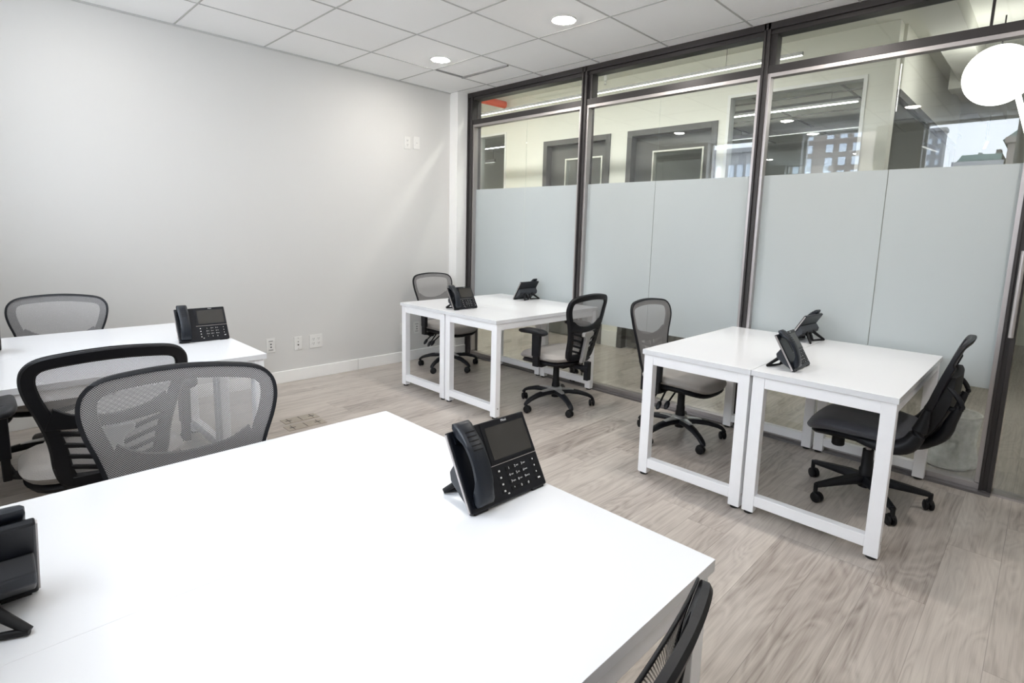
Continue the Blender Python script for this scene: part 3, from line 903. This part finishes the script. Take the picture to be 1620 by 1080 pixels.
def seat_bm(bm, hw, hd, z0, z1, cy=0.0, fall=0.035, p=3.2, rings=9, n=48, dome=0.010):
    """cushion: superellipse plan, rounded side, waterfall front"""
    def pt(r, a, z):
        c, s = math.cos(a), math.sin(a)
        q = (abs(c) ** p + abs(s) ** p) ** (-1 / p)
        x, y = hw * r * c * q, hd * r * s * q
        x *= 1 - 0.06 * (y / hd)
        zz = z
        t = max(0, (y / hd - 0.35) / 0.65); zz -= fall * t * t
        t = max(0, (-y / hd - 0.6) / 0.4); zz += 0.012 * t * t
        zz += 0.010 * (abs(x) / hw) ** 3 - 0.006 * math.exp(-(x / 0.05) ** 2) * (1 - abs(y) / hd if abs(y) < hd else 0)
        return Vector((x, y + cy, zz))
    prof = [(0.25, z1 + dome * 0.9), (0.5, z1 + dome * 0.7), (0.72, z1 + dome * 0.35), (0.86, z1), (0.94, z1 - 0.010), (0.985, z1 - 0.026), (1.0, (z0 + z1) / 2 - 0.004), (0.985, z0 + 0.012), (0.95, z0)]
    c0 = bm.verts.new(pt(0, 0, z1 + dome)); prev = None
    for r, z in prof:
        ring = [bm.verts.new(pt(r, 2 * PI * k / n, z)) for k in range(n)]
        for k in range(n):
            if prev is None: bm.faces.new((c0, ring[k], ring[(k + 1) % n]))
            else: bm.faces.new((prev[k], ring[k], ring[(k + 1) % n], prev[(k + 1) % n]))
        prev = ring
    bm.faces.new(prev)

def star_arm(bm, a, prof, M0=None):
    """prof: (r, z, halfwidth, halfheight)"""
    M = Matrix.Rotation(a, 4, 'Z')
    if M0 is not None: M = M0 @ M
    rings = []
    for r, z, w_, h_ in prof:
        rings.append([bm.verts.new(M @ Vector((r, y, z + zz))) for y, zz in
                      ((-w_, -h_ * 0.5), (-w_, h_ * 0.3), (-w_ * 0.6, h_), (w_ * 0.6, h_), (w_, h_ * 0.3), (w_, -h_ * 0.5), (w_ * 0.7, -h_), (-w_ * 0.7, -h_))])
    for p_, q_ in zip(rings, rings[1:]):
        for k in range(8): bm.faces.new((p_[k], p_[(k + 1) % 8], q_[(k + 1) % 8], q_[k]))
    bm.faces.new(list(reversed(rings[0]))); bm.faces.new(rings[-1])

def caster(parent, a, R, ang, stem_z, m1):
    M = Matrix.Rotation(a, 4, 'Z') @ Matrix.Translation((R, 0, 0)) @ Matrix.Rotation(ang, 4, 'Z')
    bm = bm_new()
    for s in (-1, 1):
        Mw = M @ Matrix.Translation((-0.012, s * 0.0125, 0.026)) @ Matrix.Rotation(PI / 2, 4, 'X')
        lathe(bm, [(0, -0.0085), (0.019, -0.0085), (0.0255, -0.005), (0.026, 0.0), (0.0255, 0.005), (0.019, 0.0085), (0, 0.0085)], 22, M=Mw)
    # hood over the wheels
    pts = []
    for k in range(9):
        an = math.radians(20 + 150 * k / 8); pts.append((-0.012 + 0.030 * math.cos(an), 0.027 + 0.030 * math.sin(an)))
    pts += [(-0.012 - 0.004, 0.045), (0.0, 0.045)]
    A = [bm.verts.new(M @ Vector((x, -0.0035, z))) for x, z in pts]; B_ = [bm.verts.new(M @ Vector((x, 0.0035, z))) for x, z in pts]
    bm.faces.new(A); bm.faces.new(list(reversed(B_)))
    for i in range(len(pts)): bm.faces.new((A[i], B_[i], B_[(i + 1) % len(pts)], A[(i + 1) % len(pts)]))
    tube(bm, [(0, 0, 0.045), (0, 0, stem_z)], 0.0105, 12, M)
    return obj('caster', bm, m1, parent, smooth=True, auto=35)

def make_chair():
    t = empty('office_chair')
    # backrest shell: black structural frame with V ribs behind the mesh
    bm = bm_new()
    wid = lambda p: 0.040 if p[1] > 0.62 else 0.040 + 0.010 * min(1, (0.62 - p[1]) / 0.12)
    o1 = inset(OUT, 0.001); o2 = inset(OUT, lambda p: 0.003 + wid(p))
    ribbon(bm, o1, o2, 0.005, 0.021, closed=True, ch=0.006, bow=0.010)
    bar2(bm, cat_rom([(-0.170, 0.672), (-0.10, 0.650), (0, 0.640), (0.10, 0.650), (0.170, 0.672)], 4, False), [0.075, 0.07, 0.06, 0.052, 0.046, 0.044, 0.042, 0.040, 0.040, 0.040, 0.042, 0.044, 0.046, 0.052, 0.06, 0.07, 0.075], 0.006, 0.024)
    for s in (-1, 1):
        for k, z in enumerate((0.610, 0.568, 0.526, 0.486)):
            bar2(bm, [(s * 0.165, z + 0.012), (s * 0.09, z - 0.008), (s * 0.010, z - 0.034)], [0.018, 0.015, 0.017], 0.008, 0.021)
    bar2(bm, [(0, 0.63), (0, 0.54), (0, 0.43)], [0.035, 0.030, 0.045], 0.006, 0.023)
    bar2(bm, [(-0.12, 0.430), (0, 0.422), (0.12, 0.430)], [0.035, 0.045, 0.035], 0.006, 0.024)
    back = obj('backrest', bm, blk_m, t, smooth=True, auto=30)
    bm = bm_new(); ribbon(bm, OUT, inset(OUT, 0.010), 0.000, 0.0045, closed=True, ch=0.0015); obj('rim', bm, blk_m, back, smooth=True, auto=80)
    # mesh
    bm = bm_new(); uvl = bm.loops.layers.uv.new('UVMap')
    zs = [0.400 + (0.900 - 0.400) * i / 28 for i in range(29)]
    pos = [p for p in OUT if p[0] >= 0]
    def halfw(z):
        best = 0
        for i in range(len(OUT)):
            a, b_ = OUT[i], OUT[(i + 1) % len(OUT)]
            if a[0] < -1e-6 or b_[0] < -1e-6: continue
            lo, hi = sorted((a[1], b_[1]))
            if lo <= z <= hi and hi > lo:
                k = (z - a[1]) / (b_[1] - a[1]); best = max(best, a[0] + (b_[0] - a[0]) * k)
        return max(best - 0.004, 0.01)
    NC = 14; grid = []
    for z in zs:
        hwz = halfw(z)
        grid.append([(bm.verts.new(Bsurf(-hwz + 2 * hwz * j / NC, z, 0.003)), (-hwz + 2 * hwz * j / NC, z)) for j in range(NC + 1)])
    for i in range(len(zs) - 1):
        for j in range(NC):
            q = (grid[i][j], grid[i][j + 1], grid[i + 1][j + 1], grid[i + 1][j])
            f = bm.faces.new([x_[0] for x_ in q])
            for lp, x_ in zip(f.loops, q): lp[uvl].uv = x_[1]
    obj('mesh_fabric', bm, mesh_m, back, smooth=True, auto=80)
    # back support spine joining seat mechanism to backrest
    bm = bm_new()
    box(bm, -0.026, 0.026, -0.300, -0.06, 0.335, 0.362); box(bm, -0.022, 0.022, -0.305, -0.268, 0.262, 0.400)
    br = obj('back_bracket', bm, blk_m, t, bevel=0.004)
    bm = bm_new()
    pl_ = [(-0.024, 0.385), (0.024, 0.385), (0.024, 0.560), (0.030, 0.578), (0.058, 0.590), (0.062, 0.612), (0.052, 0.622), (-0.052, 0.622), (-0.062, 0.612), (-0.058, 0.590), (-0.030, 0.578), (-0.024, 0.560)]
    A = [bm.verts.new(Bsurf(a, b_, 0.026)) for a, b_ in pl_]; B_ = [bm.verts.new(Bsurf(a * 0.9, b_, 0.050)) for a, b_ in pl_]
    bm.faces.new(A); bm.faces.new(list(reversed(B_)))
    for i in range(len(pl_)): bm.faces.new((A[i], B_[i], B_[(i + 1) % len(pl_)], A[(i + 1) % len(pl_)]))
    obj('silver_upright', bm, sil_m, br, bevel=0.003)
    # seat
    bm = bm_new(); seat_bm(bm, 0.245, 0.235, 0.395, 0.445, 0.015); obj('seat', bm, seat_m, t, smooth=True, auto=80)
    bm = bm_new(); seat_bm(bm, 0.235, 0.225, 0.360, 0.398, 0.012, fall=0.030, dome=0.0); sp_ = obj('seat_pan', bm, blk_m, t, smooth=True, auto=80)
    # mechanism and levers
    bm = bm_new(); box(bm, -0.07, 0.07, -0.12, 0.10, 0.325, 0.362)
    M = Matrix.Translation((0, 0.10, 0.335)) @ Matrix.Rotation(-PI / 2 + 0.35, 4, 'X'); lathe(bm, [(0, 0), (0.024, 0), (0.027, 0.02), (0.027, 0.055), (0.022, 0.060), (0, 0.060)], 18, M=M)
    obj('mechanism', bm, blk2_m, t, smooth=True, auto=35, bevel=0.003)
    for k, (yy, z0, z1, ln) in enumerate(((-0.09, 0.345, 0.265, 0.21), (-0.045, 0.345, 0.25, 0.20), (0.02, 0.345, 0.27, 0.21))):
        bm = bm_new(); tube(bm, [(0.06, yy, z0), (0.12, yy, z0 - 0.01), (ln - 0.02, yy, z1 + 0.02)], 0.006, 8)
        lv = obj('lever', bm, blk2_m, t, smooth=True)
        bm = bm_new(); M = Matrix.Translation((ln, yy, z1)) @ Matrix.Rotation(0.9, 4, 'Y')
        bmesh.ops.create_uvsphere(bm, u_segments=16, v_segments=10, radius=1, matrix=M @ Matrix.Diagonal((0.032, 0.018, 0.012, 1)))
        pd = obj('paddle', bm, blk_m, lv, smooth=True)
    # arms
    for s in (-1, 1):
        bm = bm_new(); X = s * 0.275
        xa, xb_ = sorted((X - s * 0.012, X + s * 0.012))
        # bracket from under the seat
        tube(bm, [(s * 0.10, -0.03, 0.352), (s * 0.22, -0.03, 0.350), (s * 0.262, -0.03, 0.362), (X, -0.03, 0.40)], [0.016, 0.016, 0.016, 0.014], 10)
        vs = box(bm, X - 0.012, X + 0.012, -0.052, 0.0, 0.35, 0.47)
        ar = obj('armrest', bm, blk2_m, t, bevel=0.003)
        bm = bm_new()
        A = [(X - 0.016, -0.058), (X + 0.016, -0.058), (X + 0.016, 0.008), (X - 0.016, 0.008)]
        lo = [bm.verts.new((a, b_ * 0.9, 0.425)) for a, b_ in A]; hi = [bm.verts.new((a, b_ * 1.08, 0.592)) for a, b_ in A]
        bm.faces.new(list(reversed(lo))); bm.faces.new(hi)
        for i in range(4): bm.faces.new((lo[i], lo[(i + 1) % 4], hi[(i + 1) % 4], hi[i]))
        obj('sleeve', bm, blk_m, ar, bevel=0.004)
        bm = bm_new(); M = Matrix.Translation((X, 0.01, 0))
        n = 32
        def ring(sc_, z): return [bm.verts.new(M @ Vector((0.045 * sc_ * math.copysign(abs(math.cos(a)) ** 0.6, math.cos(a)), 0.125 * sc_ * math.copysign(abs(math.sin(a)) ** 0.6, math.sin(a)), z - 0.010 * (abs(math.sin(a)) ** 3)))) for a in [2 * PI * k / n for k in range(n)]]
        rs = [ring(0.80, 0.592), ring(0.97, 0.600), ring(1.0, 0.608), ring(0.97, 0.617), ring(0.85, 0.622), ring(0.4, 0.623)]
        for p_, q_ in zip(rs, rs[1:]):
            for k in range(n): bm.faces.new((p_[k], p_[(k + 1) % n], q_[(k + 1) % n], q_[k]))
        bm.faces.new(list(reversed(rs[0]))); bm.faces.new(rs[-1])
        obj('arm_pad', bm, blk_m, ar, smooth=True, auto=60)
    # gas column
    bm = bm_new(); lathe(bm, [(0, 0.075), (0.030, 0.075), (0.031, 0.17), (0.027, 0.19), (0.027, 0.215), (0.024, 0.22), (0.023, 0.325), (0, 0.325)], 24); obj('gas_column', bm, blk2_m, t, smooth=True, auto=35)
    # base
    bm = bm_new()
    for k in range(5):
        star_arm(bm, 2 * PI * k / 5, [(0.0, 0.118, 0.030, 0.018), (0.10, 0.122, 0.027, 0.017), (0.18, 0.112, 0.023, 0.015), (0.245, 0.094, 0.020, 0.013), (0.275, 0.080, 0.019, 0.013), (0.292, 0.068, 0.017, 0.010), (0.300, 0.060, 0.012, 0.005)])
    base = obj('star_base', bm, blk_m, t, smooth=True, auto=50)
    bm = bm_new()
    for k in range(5):
        star_arm(bm, 2 * PI * k / 5, [(0.02, 0.139, 0.030, 0.006), (0.08, 0.139, 0.022, 0.004), (0.115, 0.138, 0.020, 0.003), (0.14, 0.134, 0.012, 0.002)])
    lathe(bm, [(0.034, 0.138), (0.050, 0.143), (0.046, 0.150), (0.034, 0.158)], 24)
    obj('silver_cap', bm, sil_m, base, smooth=True, auto=50)
    for k in range(5): caster(base, 2 * PI * k / 5, 0.287, random.uniform(-1.8, 1.8), 0.066, blk2_m)
    return t

def chair_copy(src): return copy_tree(src)
chair = make_chair()
base_of = lambda c: [o for o in c.children if o.name.startswith('star_base')][0]
def ch(x, y, deg, label, brot=0.0, lift=0.0, arm=0.0, seat=0.0, first=[True]):
    o = chair if first[0] else copy_tree(chair)
    first[0] = False
    o.location = (x, y, 0); o.rotation_euler = (0, 0, math.radians(deg)); tag(o, label, 'chair', 'grey mesh office chairs')
    base_of(o).rotation_euler = (0, 0, math.radians(brot - deg))
    for c in o.children:
        n_ = c.name.split('.')[0]
        c.location.z = {'backrest': lift, 'back_bracket': lift, 'armrest': arm, 'seat': seat, 'seat_pan': seat}.get(n_, 0.0)
    return o
ch(-0.62, -1.93, 2, 'mesh chair with pale seat, back turned, right of the far corner desks', 100, 0.0, 0.012)
ch(-0.50, -0.47, 180, 'mesh office chair between the far corner desks and the left wall, white pilaster behind', 127)
ch(-0.50, -2.91, 178, 'mesh office chair with grey seat at the left side of the right desks', 93)
ch(-3.47, -0.74, 160, 'mesh office chair against the left wall behind the far left desks', 30)
ch(-3.43, -2.03, 0, 'black framed mesh chair with pale seat, seen from behind at far left', 30, 0.014, 0.085, 0.035)
ch(-3.417, -3.147, 167, 'grey mesh chair back facing the viewer, tucked at the far side of the foreground desk', 30, 0.042)
ch(-3.332, -4.015, 8, 'chair back cut off by the bottom edge, pushed under the near desk', 30)

# ------------------------------------------------------------------ all black chair
def make_black_chair():
    t = empty('task_chair')
    def sp(z):   # spine profile: y as a function of height
        k = (z - 0.40) / 0.50
        return -0.200 - 0.105 * k - 0.035 * k * k
    def S2(s, z, off=0.0): return Vector((s, sp(z) + 0.5 * s * s - off, z))
    half = [(0.0, 0.905), (0.12, 0.902), (0.19, 0.886), (0.215, 0.845), (0.222, 0.77), (0.220, 0.68), (0.212, 0.58), (0.200, 0.50), (0.170, 0.44), (0.10, 0.425), (0, 0.422)]
    outl = cat_rom(half + [(-a, b_) for a, b_ in reversed(half[1:-1])], 5)
    bm = bm_new(); rings = []
    inn = inset(outl, lambda p: 0.022 if p[1] > 0.80 else 0.036)
    for l, r in zip(outl, inn):
        d = 0.030 if l[1] < 0.80 else 0.018
        rings.append([bm.verts.new(S2(p[0], p[1], o_)) for p, o_ in ((l, 0.0), (l, d), (r, d), (r, 0.0))])
    n = len(rings)
    for i in range(n):
        a, b_ = rings[i], rings[(i + 1) % n]
        for k in range(4): bm.faces.new((a[k], a[(k + 1) % 4], b_[(k + 1) % 4], b_[k]))
    back = obj('backrest', bm, blk_m, t, smooth=True, auto=40, bevel=0.003)
    bm = bm_new(); uvl = bm.loops.layers.uv.new('UVMap'); grid = []
    for i in range(25):
        z = 0.430 + 0.468 * i / 24
        best = 0
        for a, b_ in zip(outl, outl[1:] + outl[:1]):
            if a[0] < -1e-6 or b_[0] < -1e-6: continue
            lo, hi = sorted((a[1], b_[1]))
            if lo <= z <= hi and hi > lo: best = max(best, a[0] + (b_[0] - a[0]) * (z - a[1]) / (b_[1] - a[1]))
        best = max(best - 0.012, 0.01)
        grid.append([(bm.verts.new(S2(-best + 2 * best * j / 12, z, 0.004)), (-best + 2 * best * j / 12, z)) for j in range(13)])
    for i in range(24):
        for j in range(12):
            q = (grid[i][j], grid[i][j + 1], grid[i + 1][j + 1], grid[i + 1][j]); f = bm.faces.new([x_[0] for x_ in q])
            for lp, x_ in zip(f.loops, q): lp[uvl].uv = x_[1]
    obj('mesh_fabric', bm, meshd_m, back, smooth=True, auto=80)
    # solid lumbar shell behind the mesh
    bm = bm_new(); g0, g1 = [], []
    for i in range(15):
        z = 0.44 + 0.30 * i / 14
        ww = 0.185 + 0.012 * math.sin(PI * i / 14)
        g0.append([bm.verts.new(S2(-ww + 2 * ww * j / 10, z, 0.022)) for j in range(11)]); g1.append([bm.verts.new(S2(-ww + 2 * ww * j / 10, z, 0.045 + 0.030 * math.sin(PI * i / 14))) for j in range(11)])
    for g in (g0, g1):
        for i in range(14):
            for j in range(10): bm.faces.new((g[i][j], g[i][j + 1], g[i + 1][j + 1], g[i + 1][j]))
    for i in range(14):
        for j in (0, 10): bm.faces.new((g0[i][j], g1[i][j], g1[i + 1][j], g0[i + 1][j]))
    for j in range(10):
        for i in (0, 14): bm.faces.new((g0[i][j], g0[i][j + 1], g1[i][j + 1], g1[i][j]))
    obj('lumbar_shell', bm, blk2_m, t, smooth=True, auto=40)
    # loop handles at the back sides
    bm = bm_new()
    bm.free()
    for s in (-1, 1):
        bm = bm_new()
        tube(bm, cat_rom([(s * 0.175, -0.275, 0.705), (s * 0.190, -0.325, 0.665), (s * 0.190, -0.350, 0.620), (s * 0.180, -0.335, 0.598), (s * 0.16, -0.27, 0.600)], 4, False), 0.011, 10)
        tube(bm, cat_rom([(s * 0.18, -0.342, 0.61), (s * 0.17, -0.320, 0.54), (s * 0.15, -0.300, 0.47), (s * 0.13, -0.25, 0.41), (s * 0.10, -0.18, 0.365)], 4, False), [0.014 + 0.012 * math.sin(PI * k / 16) for k in range(17)], 10)
        obj('back_loop', bm, blk_m, t, smooth=True)
    bm = bm_new(); tube(bm, cat_rom([(0, -0.02, 0.345), (0, -0.16, 0.345), (0, -0.24, 0.38), (0, -0.270, 0.46), (0, -0.290, 0.56)], 4, False), 0.030, 14); obj('back_bracket', bm, blk_m, t, smooth=True)
    bm = bm_new(); seat_bm(bm, 0.245, 0.245, 0.385, 0.440, 0.035, fall=0.05); obj('seat', bm, seatd_m, t, smooth=True, auto=80)
    bm = bm_new(); seat_bm(bm, 0.238, 0.235, 0.355, 0.390, 0.020, fall=0.035, dome=0.0); obj('seat_pan', bm, blk_m, t, smooth=True, auto=80)
    # low side wings rising from the pan to the back
    for s in (-1, 1):
        bm = bm_new()
        tube(bm, cat_rom([(s * 0.215, 0.02, 0.372), (s * 0.230, -0.10, 0.372), (s * 0.228, -0.18, 0.405), (s * 0.220, -0.215, 0.48), (s * 0.215, -0.235, 0.58)], 4, False), [0.014 + 0.024 * math.sin(PI * k / 16) for k in range(17)], 12)
        obj('side_wing', bm, blk_m, t, smooth=True)
    bm = bm_new(); box(bm, -0.06, 0.06, -0.09, 0.09, 0.318, 0.358)
    M = Matrix.Translation((0, 0.14, 0.345)) @ Matrix.Rotation(PI, 4, 'X'); lathe(bm, [(0, 0), (0.026, 0), (0.024, 0.035), (0.030, 0.040), (0.031, 0.088), (0.026, 0.095), (0, 0.095)], 20, M=M)
    obj('mechanism', bm, blk2_m, t, smooth=True, auto=35)
    bm = bm_new(); lathe(bm, [(0, 0.065), (0.030, 0.065), (0.032, 0.16), (0.026, 0.17), (0.025, 0.265), (0, 0.265)], 24); gc = obj('gas_column', bm, blk2_m, t, smooth=True, auto=35)
    bm = bm_new(); lathe(bm, [(0, 0.264), (0.013, 0.264), (0.013, 0.32), (0, 0.32)], 18); obj('piston', bm, bead_m, gc, smooth=True, auto=35)
    bm = bm_new()
    for k in range(5):
        star_arm(bm, 2 * PI * k / 5, [(0.0, 0.105, 0.030, 0.024), (0.08, 0.108, 0.027, 0.021), (0.18, 0.098, 0.021, 0.016), (0.28, 0.086, 0.015, 0.011)])
    base = obj('star_base', bm, blk_m, t, smooth=True, auto=50)
    for k in range(5):
        a = 2 * PI * k / 5
        c = caster(base, a, 0.283, random.uniform(-1.5, 1.5), 0.092, blk2_m)
    return t
bc = make_black_chair()
bc.location = (-0.555, -3.99, 0); bc.rotation_euler = (0, 0, math.radians(2))
base_of(bc).rotation_euler = (0, 0, math.radians(70))
tag(bc, 'all black chair with charcoal seat tucked under the right desks, leaning back', 'chair')

# ------------------------------------------------------------------ wall plates and floor boxes
def plate(name, x, z, w_, h_, kind, label, cat='outlet'):
    t = tag(empty(name, (x, 0, z)), label, cat)
    bm = bm_new(); box(bm, -w_ / 2, w_ / 2, -0.006, 0, -h_ / 2, h_ / 2); pl = obj('cover_plate', bm, plate_m, t, bevel=0.0015)
    if kind == 'jack':
        bm = bm_new(); box(bm, -0.017, 0.017, -0.009, -0.0062, -0.034, 0.034); obj('insert', bm, plate_m, t, bevel=0.001)
        bm = bm_new(); box(bm, -0.006, 0.006, -0.0098, -0.0085, 0.006, 0.016); box(bm, -0.006, 0.006, -0.0098, -0.0085, -0.018, -0.008)
        box(bm, -0.017, 0.017, -0.0075, -0.0062, -0.039, -0.035); box(bm, -0.017, 0.017, -0.0075, -0.0062, 0.035, 0.039); obj('socket', bm, slot_m, t)
    elif kind == 'coax':
        bm = bm_new(); 
        for zz, r in ((0.014, 0.004), (-0.013, 0.006), (0.045, 0.002), (-0.045, 0.002)):
            M = Matrix.Translation((0, -0.006, zz)) @ Matrix.Rotation(PI / 2, 4, 'X'); lathe(bm, [(0, 0), (r, 0), (r, 0.003), (0, 0.003)], 12, M=M)
        obj('socket', bm, slot_m, t)
    elif kind in ('quad', 'duplex'):
        cols = (-0.023, 0.023) if kind == 'quad' else (0,)
        bm = bm_new(); bs = bm_new()
        for cx_ in cols:
            for cz in (-0.020, 0.020):
                M = Matrix.Translation((cx_, -0.0062, cz)) @ Matrix.Rotation(PI / 2, 4, 'X')
                lathe(bm, [(0, 0), (0.0165, 0), (0.0165, 0.0015), (0, 0.0015)], 20, M=M)
                for dx in (-0.006, 0.006): box(bs, cx_ + dx - 0.0012, cx_ + dx + 0.0012, -0.0088, -0.0070, cz, cz + 0.009)
                box(bs, cx_ - 0.002, cx_ + 0.002, -0.0088, -0.0070, cz - 0.010, cz - 0.006)
        obj('receptacle', bm, plate_m, t); obj('slot', bs, slot_m, t)
    elif kind == 'switch':
        bm = bm_new(); box(bm, -0.016, 0.016, -0.009, -0.0062, -0.032, 0.032); obj('insert', bm, plate_m, t, bevel=0.001)
        bm = bm_new(); box(bm, -0.007, 0.007, -0.0100, -0.0088, -0.004, 0.003); obj('indicator', bm, ivory_m, t)
    return t
plate('wall_jack', -2.005, 0.335, 0.072, 0.118, 'jack', 'white data jack plate nearest the far left desk corner, left of the cable plate')
plate('cable_plate', -1.775, 0.325, 0.070, 0.115, 'coax', 'white cable plate between the data jack and the four socket outlet')
plate('power_outlet', -1.615, 0.325, 0.116, 0.116, 'quad', 'white four socket power outlet on the left wall')
plate('wall_jack', -0.550, 0.330, 0.072, 0.118, 'jack', 'white data jack plate seen through the far desk frame')
plate('power_outlet', -0.690, 0.335, 0.116, 0.116, 'quad', 'white outlet plate half hidden by the far desk leg')
plate('power_outlet', -0.657, 2.134, 0.070, 0.115, 'duplex', 'white outlet plate high on the wall, left one of two')
plate('wall_switch', -0.551, 2.146, 0.072, 0.118, 'switch', 'white plate with a tiny dark button high on the wall', 'switch')
def fbox(x, y, w_, h_, label):
    t = tag(empty('floor_outlet', (x, y, 0)), label, 'floor outlet', 'floor outlet covers')
    bm = bm_new(); box(bm, -w_ / 2, w_ / 2, -h_ / 2, h_ / 2, 0, 0.003); obj('cover', bm, box_m, t, bevel=0.001)
    bm = bm_new()
    for k in (-1, 0, 1):
        box(bm, k * w_ / 3 - 0.002, k * w_ / 3 + 0.002, -h_ / 2 + 0.01, h_ / 2 - 0.01, 0.003, 0.0038)
    for k in (-0.33, 0.33):
        box(bm, k * w_ - 0.02, k * w_ + 0.02, -0.004, 0.004, 0.003, 0.0038)
    obj('lid_seam', bm, slot_m, t)
fbox(-2.19, -0.945, 0.24, 0.10, 'flush brown floor outlet cover nearer the left wall')
fbox(-2.215, -1.085, 0.26, 0.10, 'flush brown floor outlet cover nearer the foreground chair')

# ------------------------------------------------------------------ waste bin beyond the glass
def bag_mat():
    M = bpy.data.materials.new('translucent_bag'); M.use_nodes = True; nt = M.node_tree; nt.nodes.clear()
    out = nt.nodes.new('ShaderNodeOutputMaterial'); tr = nt.nodes.new('ShaderNodeBsdfTransparent'); d = nt.nodes.new('ShaderNodeBsdfDiffuse')
    d.inputs['Color'].default_value = (0.80, 0.81, 0.80, 1)
    mx = nt.nodes.new('ShaderNodeMixShader'); n = nt.nodes.new('ShaderNodeTexNoise'); n.inputs['Scale'].default_value = 9
    mr = nt.nodes.new('ShaderNodeMapRange'); mr.inputs[3].default_value = 0.30; mr.inputs[4].default_value = 0.95
    nt.links.new(n.outputs[0], mr.inputs[0]); nt.links.new(mr.outputs[0], mx.inputs[0]); nt.links.new(tr.outputs[0], mx.inputs[1]); nt.links.new(d.outputs[0], mx.inputs[2]); nt.links.new(mx.outputs[0], out.inputs[0])
    return M
bt = tag(empty('waste_bin', (0.33, -4.235, 0)), 'white round waste bin with a clear bag on the floor behind the glass', 'bin')
bm = bm_new(); n = 40; prev = None
for z, r in ((0.02, 0.135), (0.05, 0.150), (0.10, 0.140), (0.16, 0.128), (0.22, 0.128), (0.28, 0.134), (0.33, 0.138)):
    ring = [bm.verts.new((r * (1 + 0.045 * math.sin(7 * a + z * 20) * (1 - z / 0.345)) * math.cos(a), r * (1 + 0.045 * math.sin(7 * a + z * 20) * (1 - z / 0.345)) * math.sin(a), z)) for a in [2 * PI * k / n for k in range(n)]]
    if prev:
        for k in range(n): bm.faces.new((prev[k], prev[(k + 1) % n], ring[(k + 1) % n], ring[k]))
    prev = ring
obj('bin_liner', bm, bag_mat(), bt, smooth=True, auto=80)
bm = bm_new(); tube_closed(bm, [(0.138 * math.cos(2 * PI * k / 40), 0.138 * math.sin(2 * PI * k / 40), 0.331) for k in range(40)], 0.004, 8); obj('bin_rim', bm, plate_m, bt, smooth=True)
bm = bm_new(); lathe(bm, [(0, 0.0), (0.105, 0.0), (0.118, 0.012), (0.112, 0.022), (0, 0.022)], 32); obj('bin_base', bm, plate_m, bt, smooth=True)
